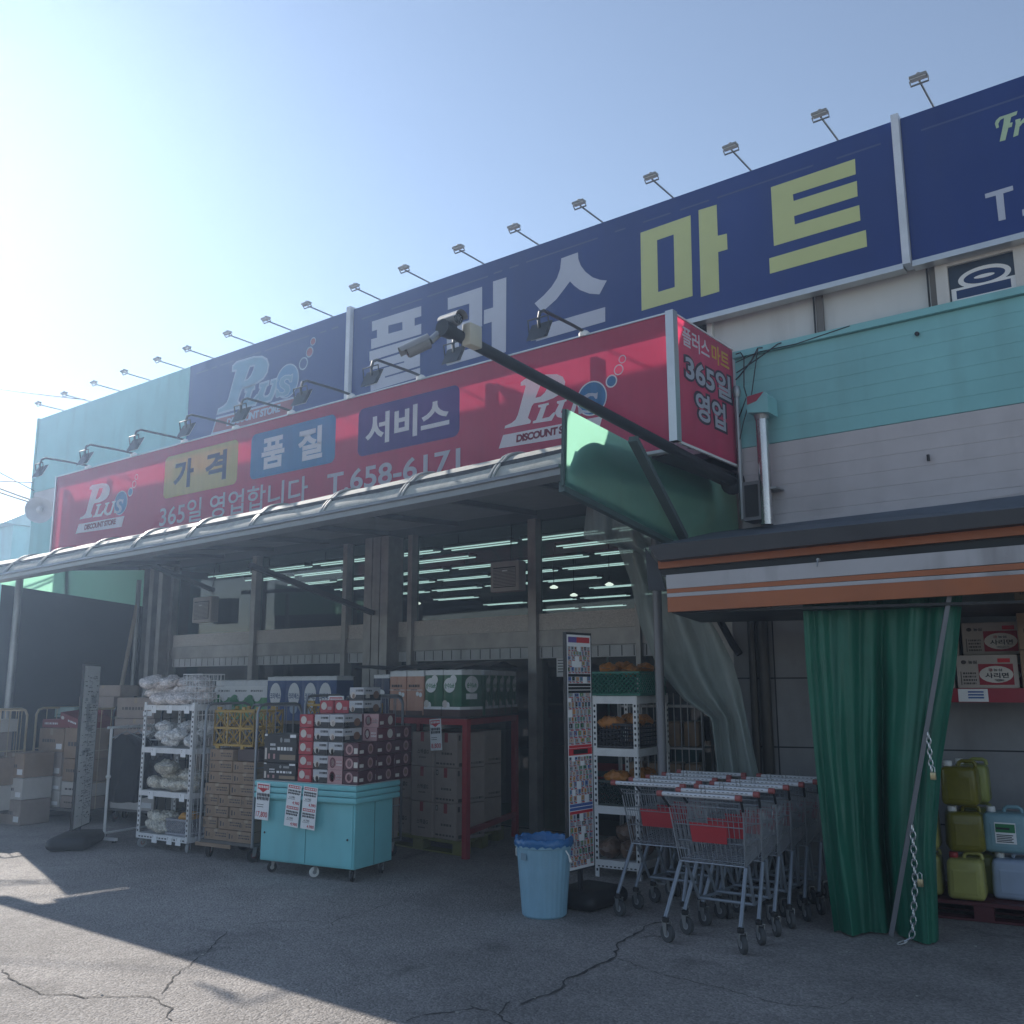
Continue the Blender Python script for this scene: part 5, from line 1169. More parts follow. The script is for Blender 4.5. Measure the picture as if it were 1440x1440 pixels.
def pallet(label, o, u, v, L, D_, m, h=.14):
    t = thing('pallet', label, 'pallet', tuple(o), world=True); P = lambda a, c, z: Vector(o)+u*a+v*c+UZ*z
    bx_ = lambda a0, a1, c0, c1, z0, z1: MB().prism([P(a0,c0,z0),P(a1,c0,z0),P(a1,c1,z0),P(a0,c1,z0)], (0,0,z1-z0))
    b = MB(); n = 8
    for k in range(n):
        c0 = D_*k/n; q = bx_(0,L,c0+.004,c0+D_/n-.012,h-.025,h); b.add(q.v, q.f)
    b.build('deck', m, t)
    for a in (0, .44, .88):
        for c in (0, .42, .84): bx_(L*a,L*(a+.12),D_*c,D_*(c+.16),.02,h-.027).build('block', m, t)
    b = MB()
    for c in (0, .42, .84): q = bx_(0,L,D_*c,D_*(c+.16),.004,.02); b.add(q.v, q.f)
    b.build('skid', m, t); return t
pallet('olive yellow plastic pallet under the cartons in the red frame', T_(.06,.06,0), fu, fv, 1.35, 1.2, OLIVE)
q = T_(.30,.057,.045); MB()
bigm = scribble('f',.3,.34,.78,.46,1,INKBRN)+[('f',.05,.78,.16,.93,INKBRN),('f',.08,.81,.13,.9,CARD3)]+scribble('f',.05,.06,.9,.16,1,INKBRN)+[('r',.05,.78,.12,.93,INKBRN),('r',.07,.04,.3,.14,INKBRN)]+scribble('r',.5,.06,.95,.18,1,INKBRN)
def bigbox(marks, m=CARD2): return carton('carton', 'x', 'carton', .32, .42, .355, m, marks, REDTAPE)
pA = bigbox([('f','T','스페셜G',.28,.36,.82,.5,INKBRN)]+scribble('f',.35,.22,.7,.3,1,INKBRN)+bigm[-9:]); pB = bigbox(bigm)
fa = math.atan2(-fu.y, -fu.x)
def sput(o, a, c, r_, lab, rot=0): dup(o, T_(a,c,.142+r_*.358), fa+rot+random.uniform(-.02,.02), lab, 'tall cartons in the red frame')
for r_ in range(3):
    sput(pB, .25, .30, r_, f'grey brown carton with red tape, {ROWS[r_]} in the front stack behind the red leg')
    sput(pA, .60, .28, r_, f'grey brown carton with Korean print, {ROWS[r_]} in the stack left of the red leg')
    sput(pB, .24, .80, r_, f'plain grey brown carton, {ROWS[r_]} in the rear stack seen through the red frame')
for r_ in range(2): sput(pA, .97, .35, r_, f'shadowed carton, {ROWS[r_]} in the low stack beside the turquoise counter')
for r_ in range(3): sput(pB, .62, .82, r_, f'hidden grey carton, {ROWS[r_]} in the far rear stack under the red frame')
for o in (pA, pB):
    for ch in list(o.children): bpy.data.objects.remove(ch)
    bpy.data.objects.remove(o)
price('price_card', 'paper price card reading 8,800 hanging from the red frame', T_(.44,-.036,ztp-.005), -fu, .17, .32, '8,800', -.08)
# tissue packs: rolls wrapped in printed film
def tissue(name, lab, nr, dp_, h, m, marks, white_top=.16, rr=.055, bot=None):
    t = thing(name, lab, 'tissue pack'); wd = nr*2*rr
    def fn(u, v):
        a = u*nr*2*2; s = u*2
        if s <= 1: x = -wd/2+wd*s; y = -dp_/2-.012*abs(sin(pi*nr*s))
        else: s -= 1; x = wd/2-wd*s; y = dp_/2+.012*abs(sin(pi*nr*s))
        return Vector((x, y, v*h))
    z0 = h*(1-white_top); b = MB(); b.grid(lambda u, v: fn(u, v*(1-white_top)), nr*16, 3); body = b.build('wrapper', m, t)
    b = MB(); b.grid(lambda u, v: fn(u, (1-white_top)+v*white_top*.85), nr*16, 2)
    for k in range(nr):
        for j in range(max(1, round(dp_/(2*rr)))):
            b.lathe([(rr*.96,h*(1-white_top*.2)),(rr*.9,h*.99),(rr*.4,h),(rr*.35,h*.97)], (-wd/2+rr+k*2*rr, -dp_/2+rr+j*2*rr, 0), 14)
    for s in (-1, 1):
        b.add([(s*wd/2,-dp_/2,z0),(s*wd/2,dp_/2,z0),(s*wd/2,dp_/2,h*.97),(s*wd/2,-dp_/2,h*.97)], [(0,1,2,3)])
    b.build('roll_tops', mat('white tissue film', (.68,.69,.7), .45, bump=.1, bscale=30), t)
    b = MB()
    for s in (-1, 1): b.add([(s*wd/2,-dp_/2,0),(s*wd/2,dp_/2,0),(s*wd/2,dp_/2,z0),(s*wd/2,-dp_/2,z0)], [(0,1,2,3)])
    b.build('wrapper_end', m, t)
    add_marks(t, wd, dp_+.032, h, marks)
    return t
TG = mat('dark green printed film', (.018,.115,.055), .3, var=.15, scale=5); TO = mat('salmon printed film', (.52,.27,.19), .35); TB = mat('blue printed film', (.03,.075,.22), .3, var=.2); TN = mat('navy printed film', (.015,.025,.07), .3); TL = mat('light green printed film', (.12,.36,.16), .35, var=.25); BRB = mat('brown band print', (.09,.045,.035), .4); GRT = mat('green print', (.03,.2,.08), .45)
soft = lambda: [('f','O',.08,.50,.72,.82,INKWHT),('f','O',.42,.68,.8,.88,INKWHT),('f',0,0,1,.14,BRB),('f',0,.14,1,.20,INKWHT),('f','O',-.0,.18,.3,.34,CRE),('f','O',.2,.16,.42,.3,INKWHT),('f','T','순수Soft',.12,.59,.68,.71,GRT),('r','O',.2,.5,.8,.86,INKWHT),('r',.25,.36,.75,.48,INKWHT),('r',0,0,1,.14,BRB),('r',0,.14,1,.2,INKWHT),('r','T','순수Soft',.28,.6,.72,.72,GRT)]
tg_ = tissue('tissue_pack', 'x', 2, .30, .48, TG, soft(), .12, .066)
side = Vector((cos(fa), sin(fa), 0)); rs_ = math.atan2(fv.y, fv.x)
for k, a in enumerate((.15, .43)): dup(tg_, T_(a,.17,ztp+.026), fa, ('green wrapped tissue pack with white cloud label, nearest the red frame corner' if k == 0 else 'green wrapped tissue pack with white cloud label, beside the orange packs'), 'green tissue packs on the red frame')
names = ['second', 'third', 'fourth', 'fifth', 'last']
for k in range(5): dup(tg_, T_(.15,.50+k*.215,ztp+.026), rs_+(0 if k in (2,) else 0), f'green wrapped tissue pack, {names[k]} from the corner along the side of the red frame', 'green tissue packs on the red frame').scale = (.72,1,1)
to_ = tissue('tissue_pack', 'x', 2, .3, .48, TO, [('f',0,0,1,.1,BRB),('f',.02,.55,.98,.56,INKWHT),('f','O',.62,.42,.8,.52,INKWHT),('f','O',.8,.4,.98,.5,INKWHT)]+scribble('f',.18,.60,.82,.70,1,INKBRN)+scribble('f',.3,.54,.7,.58,1,INKBRN), .14, .066)
for k, a in enumerate((.72, 1.0)): dup(to_, T_(a,.17,ztp+.026), fa, ['salmon orange tissue pack touching the green ones', 'salmon orange tissue pack next to the navy one'][k], 'salmon tissue packs on the red frame')
tn_ = tissue('tissue_pack', 'navy tissue pack with a small white label left of the salmon packs', 2, .3, .44, TN, [('f','O',.3,.45,.8,.62,INKWHT)]+scribble('f',.35,.5,.72,.58,1,INKBLK), .1, .066); tn_.location = T_(1.30,.2,ztp+.026); tn_.rotation_euler = (0,0,fa)
# second table behind the cages, with the blue and light green packs
wood = mat('raw plank', (.16,.12,.09), .7); tb2 = thing('plank_table', 'low plank table behind the roll cages carrying tissue packs', 'table', (-9.3, 7.95, 0), world=True)
zt2 = 1.28; xa, xb_ = -11.0, -8.1
MB().box((xa, 7.75, zt2-.04), (xb_, 8.35, zt2)).build('table_top', wood, tb2)
for x in (xa+.05, xb_-.05):
    for y in (7.8, 8.3): MB().bar((x,y,0), (x,y,zt2-.04), .06).build('leg', DARKST, tb2)
tbm = tissue('tissue_pack', 'x', 2, .3, .54, TB, [('f','O',.2,.3,.8,.85,INKWHT),('f','T','크리넥스',.22,.48,.78,.62,TB),('f','O',.3,.15,.7,.4,RIM)], .1, .095)
for k, px in enumerate((400, 426, 449, 470)): q = PY(px, 1000, 7.95); dup(tbm, (q.x, 7.95, zt2), .1, f'blue tissue pack with white oval label, {["leftmost","second from left","second from right","rightmost"][k]} of the four', 'blue tissue packs behind the counter').scale = (.85,1,1)
tlm = tissue('tissue_pack', 'x', 3, .3, .50, TL, [('f',0,.55,1,.84,INKWHT),('f','O',.3,.45,.7,.66,INKWHT),('f','O',-.05,.3,.4,.62,GRT)]+scribble('f',.2,.68,.8,.76,1,INKBLK), .16, .07)
for k, px in enumerate((328, 352, 374)): q = PY(px, 1000, 7.95); dup(tlm, (q.x, 7.95, zt2), .08, f'white and light green tissue pack, {["left","middle","right"][k]} one beside the wire basket', 'light green tissue packs').scale = (.9,1,1)
for o in (tg_, to_, tbm, tlm):
    for ch in list(o.children):
        for g in list(ch.children): bpy.data.objects.remove(g)
        bpy.data.objects.remove(ch)
    bpy.data.objects.remove(o)
# clear film over the green packs and a dark cover behind
b = MB(); b.grid(lambda u, v: T_(-.05-.04*v+.02*noise.noise(Vector((u*8,v*5,0))), -.02+1.55*u, ztp+.03+.52*v), 30, 6); tag(b.build('clear_wrap', film('thin clear film', (.5,.52,.55), .16, .1)), 'thin clear film wrapped around the side of the tissue packs', 'film')
tag(MB().grid(lambda u, v: T_(-.05+2.3*u, .55+.95*v, ztp+.54+.05*sin(pi*v)+.04*noise.noise(Vector((u*6,v*3,0)))), 30, 10).build('cover_sheet', mat('dark blue cover sheet', (.03,.045,.06), .4)), 'dark blue cover sheet lying over the tissue packs', 'cover')
price('price_card', 'white hand written price card on the yellow crate behind the counter', Fc2(.02,-.31,1.60), Vector((cos(rzc),sin(rzc),0)), .2, .36, '9,900'.replace('9,900','–'), 0)
# ------------------------------------------------------------------ leaflet stands
def leaflet(label, p_tl, p_tr, p_bl, p_br, base, colors, colour=True, bw=.62):
    tl, tr, bl, br = [Vector(p) for p in (p_tl, p_tr, p_bl, p_br)]; t = thing('leaflet_stand', label, 'stand', tuple(base), world=True)
    u = (br-bl); L = u.length; u.normalize(); v = (tl-bl); Hh = v.length; v.normalize(); n = u.cross(v).normalized()
    b = MB(); e = .012
    for o, w_, h_ in ((bl-u*e-v*e, L+2*e, e), (tl-u*e, L+2*e, e*1.6), (bl-u*e, e, Hh), (br, e, Hh)): b.prism([o, o+u*w_, o+u*w_+v*h_, o+v*h_], -n*.03)
    b.build('frame', BLACKP, t)
    b = MB(); b.prism([bl, br, br+v*Hh, bl+v*Hh], -n*.012); pb_ = b.build('poster', PAPER, t)
    P = lambda a, c, k=.002: bl+u*(L*a)+v*(Hh*c)+n*k
    by = {}; rnd = random.Random(5 if colour else 9)
    def rect(m, a0, c0, a1, c1, k=.002): by.setdefault(m.name, (MB(), m))[0].add([P(a0,c0,k),P(a1,c0,k),P(a1,c1,k),P(a0,c1,k)], [(0,1,2,3)])
    if colour:
        rect(INKRED, .05,.965,.95,.99); rect(mat('poster violet', (.12,.08,.3), .5), .05,.965,.4,.99,.003)
        rect(INKRED, .02,.475,.98,.505); rect(mat('poster yellow', (.7,.5,.08), .5), .2,.48,.8,.5,.003)
        c_ = .012
        while c_ < .94:
            ncol = rnd.choice((4,5,6,6,7,8)); rh = rnd.choice((.8,1,1,1.25,1.5)); c0_ = c_; c_ += .0215*rh
            if rnd.random() < .1: rect(rnd.choice((INKRED, colors[2], mat('poster yellow', (0,0,0)))), .03, c0_, .97, c0_+.012); c_ = c0_+.015; continue
            for j_ in range(ncol):
                sx_ = 7/ncol; c = c0_+rnd.uniform(-.001,.001); a = .03+j_*.135*sx_
                if .452 < c < .505 or c > .945 or rnd.random() < .06: continue
                rect_ = rect
                rect = (lambda m, x0, z0, x1, z1, k=.002, a=a, c=c: rect_(m, a+(x0-a)*sx_, c+(z0-c)*rh, a+(x1-a)*sx_, c+(z1-c)*rh, k))
                cc_ = rnd.choice(colors[2:]); rect(mat('poster pale grey', (.45,.47,.5), .5), a-.004, c-.001, a+.122, c+.0215, .0012)
                rect(cc_, a+rnd.uniform(0,.02), c+.008, a+rnd.uniform(.08,.115), c+.0205); rect(rnd.choice(colors[2:]), a+.03, c+.010, a+rnd.uniform(.05,.075), c+.018, .0035); rect(rnd.choice(colors[1:]), a+.045, c+.012, a+.06, c+.017, .0045)
                rect(INKBLK, a+.004, c+.0045, a+rnd.uniform(.05,.11), c+.0062); rect(INKRED, a+rnd.uniform(.02,.06), c+.0005, a+.118, c+.0035)
                rect = rect_
        c = 2
        while c < .95:
            hh = .021; 
            if not (.455 < c < .51):
                a = .04
                while a < .93:
                    w_ = rnd.uniform(.05,.12); w_ = min(w_, .96-a)
                    kind = rnd.random()
                    if kind < .93:
                        rect(rnd.choice(colors), a, c, a+w_*.85, c+hh*rnd.uniform(.55,1.0))
                        if rnd.random() < .6: rect(rnd.choice(colors), a+w_*.2, c+hh*.2, a+w_*.6, c+hh*.6, .0035)
                    a += w_
            c += hh*1.1
    else:
        c = .04
        while c < .94:
            dens = rnd.random(); a = rnd.uniform(.05,.6); hh = rnd.choice((.003,.004,.006))
            while a < .9:
                w_ = rnd.uniform(.04,.2); w_ = min(w_, .95-a)
                if rnd.random() < .6: rect(rnd.choice(colors), a, c, a+w_*.8, c+hh)
                a += w_
            c += hh*rnd.choice((1.8,2.2,3.2))
        for k in range(16): 
            a, c = rnd.uniform(.1,.6), rnd.uniform(.4,.78); rect(colors[-1], a, c, a+rnd.uniform(.1,.3), c+rnd.uniform(.02,.05), .0015)
    for nm, (bb_, m) in by.items(): bb_.build('print', m, pb_)
    base = Vector(base); b = MB(); b.rbox((-bw/2,-.22,0), (bw/2,.22,.17), .075, 4, lambda q: Vector((q.x, q.y, q.z*(1-.35*(abs(q.x)/(bw/2))**2)))); ang = math.atan2(u.y, u.x)
    b.xf(Matrix.Translation(base) @ Matrix.Rotation(ang, 4, 'Z')).build('base', mat('black rubber base', (.018,.018,.02), .5, var=.2), t)
    m_ = (bl+br)/2-n*.02; MB().bar(Vector((m_.x,m_.y,.1)), m_+v*Hh*.9, .03).build('stem', DARKST, t)
    return t
pc_ = [INKRED, INKBLK, mat('poster blue', (.06,.12,.35), .5), mat('poster orange', (.6,.25,.06), .5), mat('poster green', (.08,.25,.1), .5), mat('poster yellow', (0,0,0)), mat('poster flesh', (.55,.38,.3), .5), mat('poster grey', (.3,.3,.33), .5)]
# right hand stand: a narrow board seen at a slant
sb = Vector((-4.52, 6.55, 0)); q_bl = PY(801,1214,6.30); q_br = PY(836,1232,6.62); q_tl = PY(791,893,6.30); q_tr = PY(828,890,6.62)
q_bl.z = q_br.z = .30; q_tl = Vector((q_bl.x, q_bl.y, 2.10)); q_tr = Vector((q_br.x, q_br.y, 2.10))
leaflet('leaflet stand crowded with tiny coloured offers beside the crate rack', q_tl, q_tr, q_bl, q_br, (-4.36,6.62,0), pc_, True, .55)
g1, g2 = G(102,1172), G(128,1160)
l_bl = PY(103,1160,5.55); l_br = PY(126,1150,5.95); l_bl.z = l_br.z = .18
leaflet('tall narrow stand with a mostly black and white notice on the far left', Vector((l_bl.x,l_bl.y,1.93)), Vector((l_br.x,l_br.y,1.93)), l_bl, l_br, (-10.33,5.62,0), [mat('poster grey', (0,0,0)), INKBLK, mat('poster pale grey', (.45,.47,.5), .5)], False, .75)

# ------------------------------------------------------------------ blue bin with bag
bn = thing('waste_bin', 'light blue ribbed plastic bin lined with a dark blue bag', 'bin', (-4.44, 6.13, 0)); bn.scale = (.9,.9,.99)
BINM = mat('light blue bin plastic', (.24,.43,.55), .42, var=.12, scale=3, dirt=.2)
def binr(a, z): r = .185+.05*z/.56; return r*(1+.012*(1 if cos(a*28) > .2 else 0))
b = MB(); b.grid(lambda u, v: Vector((binr(2*pi*u, v*.53)*cos(2*pi*u), binr(2*pi*u, v*.53)*sin(2*pi*u), .012+v*.53)), 168, 6); b.lathe([(.0,.012),(.175,.0),(.186,.012)], (0,0,0), 40, cap=False); b.build('body', BINM, bn)
MB().lathe([(.232,.50),(.245,.505),(.245,.53),(.237,.545),(.225,.55),(.22,.53)], (0,0,0), 48, cap=False).build('rim', BINM, bn)
BAGM = mat('blue bin liner', (.03,.14,.33), .25, var=.2, bump=.4, bscale=25)
def lin_(u, v):
    a = 2*pi*u; n = noise.noise(Vector((cos(a)*3, sin(a)*3, v*3)))
    pr_ = [(.292,.515),(.298,.54),(.288,.565),(.262,.57),(.235,.53),(.2,.42),(.12,.36),(.0,.35)]
    k = v*(len(pr_)-1); i = min(int(k), len(pr_)-2); f = k-i; r = pr_[i][0]+(pr_[i+1][0]-pr_[i][0])*f; z = pr_[i][1]+(pr_[i+1][1]-pr_[i][1])*f
    return Vector((r*.855*cos(a)*(1+.02*n), r*.855*sin(a)*(1+.02*n), z+.02*n+.008*sin(a*23)*(1-v)))
MB().grid(lin_, 70, 16).build('bin_liner', BAGM, bn)
for s in (-1, 1):
    MB().tube([(s*.245,-.03,.49),(s*.275,-.03,.46),(s*.28,-.02,.41),(s*.27,.02,.40),(s*.24,.03,.43)], .006, 6).build('handle', WHITEP, bn)
MB().grid(lambda u, v: Vector(((.236)*cos(-1.9+.28*u), (.236)*sin(-1.9+.28*u), .42+.05*v)), 6, 2).build('sticker', mat('faded sticker', (.16,.26,.33), .5), bn)

# ------------------------------------------------------------------ crate rack on the right
rk_fl, rk_fr = Vector((-4.93,7.62,0)), Vector((-4.48,7.62,0)); RW, RD = .45, .72
ro = Vector((-4.705, 7.62, 0)); rz2 = .1
rr_ = thing('crate_rack', 'white perforated rack holding plastic crates of orange bags', 'rack', ro, rz2)
b, hl = MB(), MB()
for x in (-RW/2+.02, RW/2-.02):
    for y in (0, RD-.04): perforated_post(b, x, y, .0, 1.62, hl)
for y in (0.0, RD-.04):
    z = .05
    while z < 1.6: hl.box((RW/2+.0002,y+.012,z), (RW/2+.0012,y+.03,z+.022)); z += .05
b.build('upright', WHITEST, rr_); hl.build('slot', BLACKP, rr_)
RS = [.15, .62, 1.13, 1.60]
for z in RS: b = MB(); b.box((-RW/2+.003,-.006,z-.07), (RW/2-.003,-.003,z)); b.box((-RW/2+.003,0,z-.012), (RW/2-.003,RD,z-.002)); b.box((RW/2+.001,0,z-.07), (RW/2+.004,RD,z)); b.build('shelf', WHITEST, rr_)
b = MB()
for k in range(10): b.box((-RW/2+.03+k*.04,-.0085,.09), (-RW/2+.05+k*.04,-.0062,.10))
b.build('slot', BLACKP, rr_)
Fr = local_frame(ro, rz2)
CGR = mat('dark green crate plastic', (.02,.15,.105), .45); CBL = mat('black crate plastic', (.02,.022,.03), .45); CDG = mat('dull green black crate plastic', (.025,.045,.04), .45)
plastic_crate('plastic_crate', 'dark green lattice crate on top of the crate rack', Fr(.02,.28,1.603), rz2, .5, .6, .22, CGR, .045, True)
plastic_crate('plastic_crate', 'black crate with square holes on the upper shelf of the crate rack', Fr(0,.3,1.133), rz2, .39, .58, .22, CBL, .035)
plastic_crate('plastic_crate', 'dull green crate on the middle shelf of the crate rack', Fr(0,.3,.623), rz2, .39, .58, .22, CDG, .04, True)
ORB = mat('orange bagged produce', (.45,.17,.03), .35, var=.3, scale=12, bump=.4); POT = mat('potatoes in clear bags', (.20,.125,.09), .3, var=.35, scale=9, bump=.5, bscale=20)
ob = [bag('produce_bag', 'x', 'bag', ORB, .26, .16, .12, s) for s in (21,22)]; ot = [bag('potato_bag', 'x', 'bag', POT, .24, .2, .17, s) for s in (23,24)]
for z, n, lab in ((1.77, 4, 'orange bag of produce heaped in the dark green crate'), (1.29, 4, 'orange bag of produce in the black crate'), (.80, 5, 'orange bag of produce in the dull green crate')):
    for k in range(n): d_ = dup(random.choice(ob), Fr(random.uniform(-.1,.14), .08+k*.13, z+random.uniform(0,.03)), random.uniform(0,3), lab, 'orange bags in the crates')
for k, (x, y, z) in enumerate(((-.12,.1,.153),(.08,.12,.153),(-.05,.3,.153),(.1,.32,.153),(.03,.18,.29),(.12,.24,.36))): dup(random.choice(ot), Fr(x,y,z), random.uniform(0,3), 'clear bag of brown potatoes on the bottom shelf of the crate rack', 'potato bags on the bottom shelf')
for o in ob+ot:
    for ch in list(o.children): bpy.data.objects.remove(ch)
    bpy.data.objects.remove(o)
cgo = Vector((-4.75, 8.65, 0)); t = thing('wire_rack', 'narrow grey wire rack of packets behind the crate rack', 'rack', cgo, .25); b = MB()
for k in range(13): b.tube([(-.4+k*.068,-.2,.1),(-.4+k*.068,-.2,1.62)], .006, 5)
for x in (-.42, .42): b.tube([(x,-.2,0),(x,-.2,1.65)], .014, 6); b.tube([(x,.2,0),(x,.2,1.65)], .014, 6)
b.build('wire_front', STEEL, t)
for z in (.3, .7, 1.1, 1.5): MB().box((-.41,-.19,z-.02), (.41,.19,z)).build('shelf', STEEL, t)
for i, z in enumerate((.3, .7, 1.1)):
    for k in range(4): tag(o := MB().rbox((-.08,-.12,0), (.08,.12,.24), .02).build('snack_packet', mat('tan snack packet', (.28,.17,.09), .4, var=.3, scale=10)), f'tan packet on the {["lowest","middle","upper"][i]} shelf of the wire rack', 'packet', 'packets on the wire rack'); o.location = local_frame(cgo, .25)(-.28+k*.19, 0, z+.002); o.rotation_euler = (0,0,.25)

# ------------------------------------------------------------------ shopping trolleys
CHR = mat('grey zinc trolley wire', (.38,.40,.43), .35, .55, .1); TUBM = mat('grey trolley tube', (.26,.29,.33), .38, .35, .1); GRIP = mat('pale trolley grip', (.62,.63,.66), .35); GRED = mat('dull red grip end', (.32,.09,.085), .45); FLAP = mat('red child seat flap', (.42,.035,.045), .4)
def trolley():
    t = thing('shopping_trolley', 'grey wire shopping trolley with red flap', 'shopping trolley', (0,0,0), 0, 'nested shopping trolleys')
    W0_, W1_ = .27, .215; y0, y1 = .10, .86; zt0, zt1 = .91, .80; zb0, zb1 = .50, .56
    r = .0027; tr = .0045
    def S(side, s, q):   # side +-1, s along depth 0..1, q height 0..1
        yb, yt = y0+.09+(y1-.06-y0-.09)*s, y0+(y1-y0)*s
        wt = W0_+(W1_-W0_)*s; wb = wt-.035
        zt = zt0+(zt1-zt0)*s; zb = zb0+(zb1-zb0)*s
        return Vector((side*(wb+(wt-wb)*q), yb+(yt-yb)*q, zb+(zt-zb)*q))
    b = MB()
    for sd in (-1, 1):
        for k in range(1, 20): b.tube([S(sd,k/20,0), S(sd,k/20,1)], r, 4, False)
        for q in (.33, .66): b.tube([S(sd,0,q), S(sd,1,q)], r*1.2, 4, False)
    for k in range(1, 13):                                        # far end and floor
        f = k/13; b.tube([S(-1,1,0).lerp(S(1,1,0),f), S(-1,1,1).lerp(S(1,1,1),f)], r, 4, False); b.tube([S(-1,0,0).lerp(S(1,0,0),f), S(-1,1,0).lerp(S(1,1,0),f)], r, 4, False)
    for q in (.33, .66): b.tube([S(-1,1,q), S(1,1,q)], r*1.2, 4, False)
    for k in range(1, 14): b.tube([S(-1,k/14,0), S(1,k/14,0)], r, 4, False)
    b.build('basket_mesh', CHR, t)
    b = MB(); b.tube([S(-1,0,1),S(-1,1,1),S(1,1,1),S(1,0,1)], tr, 6); b.tube([S(-1,0,0),S(-1,1,0),S(1,1,0),S(1,0,0),S(-1,0,0)], tr*1.2, 6)
    for sd in (-1, 1): b.tube([S(sd,0,0), S(sd,0,1)], tr, 6); b.tube([S(sd,1,0), S(sd,1,1)], tr, 6)
    b.build('basket_rim', CHR, t)
    b = MB()                                                      # hinged rear gate
    for k in range(0, 15): f = k/14; b.tube([S(-1,.005,.02).lerp(S(1,.005,.02),f)+Vector((0,.03,0)), S(-1,.0,.93).lerp(S(1,.0,.93),f)+Vector((0,.0,0))], r, 4, False)
    for q in (.05, .35, .62, .93): b.tube([S(-1,.002,q)+Vector((.01,.02*(1-q),0)), S(1,.002,q)+Vector((-.01,.02*(1-q),0))], r*1.4, 4, False)
    b.build('rear_gate', CHR, t)
    g0 = S(-1,.0,.40)
    MB().prism([(-.125,y0+.062,.64),(.125,y0+.062,.64),(.135,y0+.04,.77),(-.135,y0+.04,.77)], (0,.004,0)).build('seat_flap', FLAP, t)
    b = MB(); b.tube([(-.29,.0,.965),(.29,.0,.965)], .0155, 10); hd = b.build('handle', GRIP, t)
    b = MB()
    for s in (-1, 1): b.tube([(s*.262,0,.965),(s*.30,0,.965)], .021, 10)
    b.build('grip_end', GRED, hd)
    b = MB()
    for k in range(14): b.box((-.22+k*.033,-.0172,.9655), (-.22+k*.033+.016,-.0156,.969))
    b.build('print', INKBLK, hd)
    b = MB(); b.tube([(.02,.01,.98),(.02,-.0,1.03),(.045,-.0,1.035),(.05,.01,.98)], .003, 5); b.build('coin_lock', STEEL, hd)
    for s in (-1, 1):
        b = MB(); b.tube([(s*.285,.0,.965),(s*.285,.03,.95),S(s,.0,.9)], .009, 6); b.build('handle_bracket', DARKST, t)
        b = MB(); b.tube([S(s,.02,.0)+Vector((0,0,-.01)), Vector((s*.262,-.015,.165))], .0145, 10); lg = b.build('leg', TUBM, t)
        b = MB(); b.lathe([(.022,0),(.024,.012),(.022,.028)], (s*.262,-.015,.135), 12); b.build('leg_cap', BLACKP, lg)
        wheel(t, (s*.262,.015,.058), .058, .03, mat('grey tyre', (.07,.072,.075), .7), mat('pale grey wheel disc', (.38,.39,.41), .5), True, .95-s*.25, .13)
        b = MB(); b.tube([S(s,.12,.0)+Vector((0,0,-.008)), Vector((s*.2,.42,.22)), Vector((s*.155,.86,.2))], .012, 8); b.build('chassis_tube', TUBM, t)
        b = MB(); b.tube([S(s,.95,.0)+Vector((0,0,-.006)), Vector((s*.165,.8,.21))], .011, 8); b.build('leg', TUBM, t)
        wheel(t, (s*.16,.86,.058), .058, .03, mat('grey tyre', (0,0,0)), mat('pale grey wheel disc', (0,0,0)), True, .75, .13)
    b = MB(); b.tube([(-.2,.42,.22),(.2,.42,.22)], .011, 8); b.build('cross_bar', TUBM, t)
    return t
tr0 = trolley()
R1 = [(-3.06,6.0),(-3.055,6.27),(-3.06,6.55),(-3.065,6.82),(-3.05,7.08),(-3.04,7.34),(-3.03,7.6)]
R2 = [(-3.70,6.44),(-3.71,6.72),(-3.715,7.0),(-3.72,7.27),(-3.72,7.54)]
wd_ = ['front', 'second', 'third', 'fourth', 'fifth', 'sixth', 'last']
tr0.location = (*R1[0], 0); tr0.rotation_euler.z = .07; tr0['label'] = 'grey wire trolley with red flap, front of the nearer nested row'
for i, p in enumerate(R1[1:], 1): dup(tr0, (*p, 0), .07+random.uniform(-.02,.02), f'grey wire trolley, {wd_[i]} in the nearer nested row')
for i, p in enumerate(R2): dup(tr0, (*p, 0), .09+random.uniform(-.02,.02), f'grey wire trolley, {wd_[i] if i < 4 else "last"} in the farther nested row beside the crate rack')

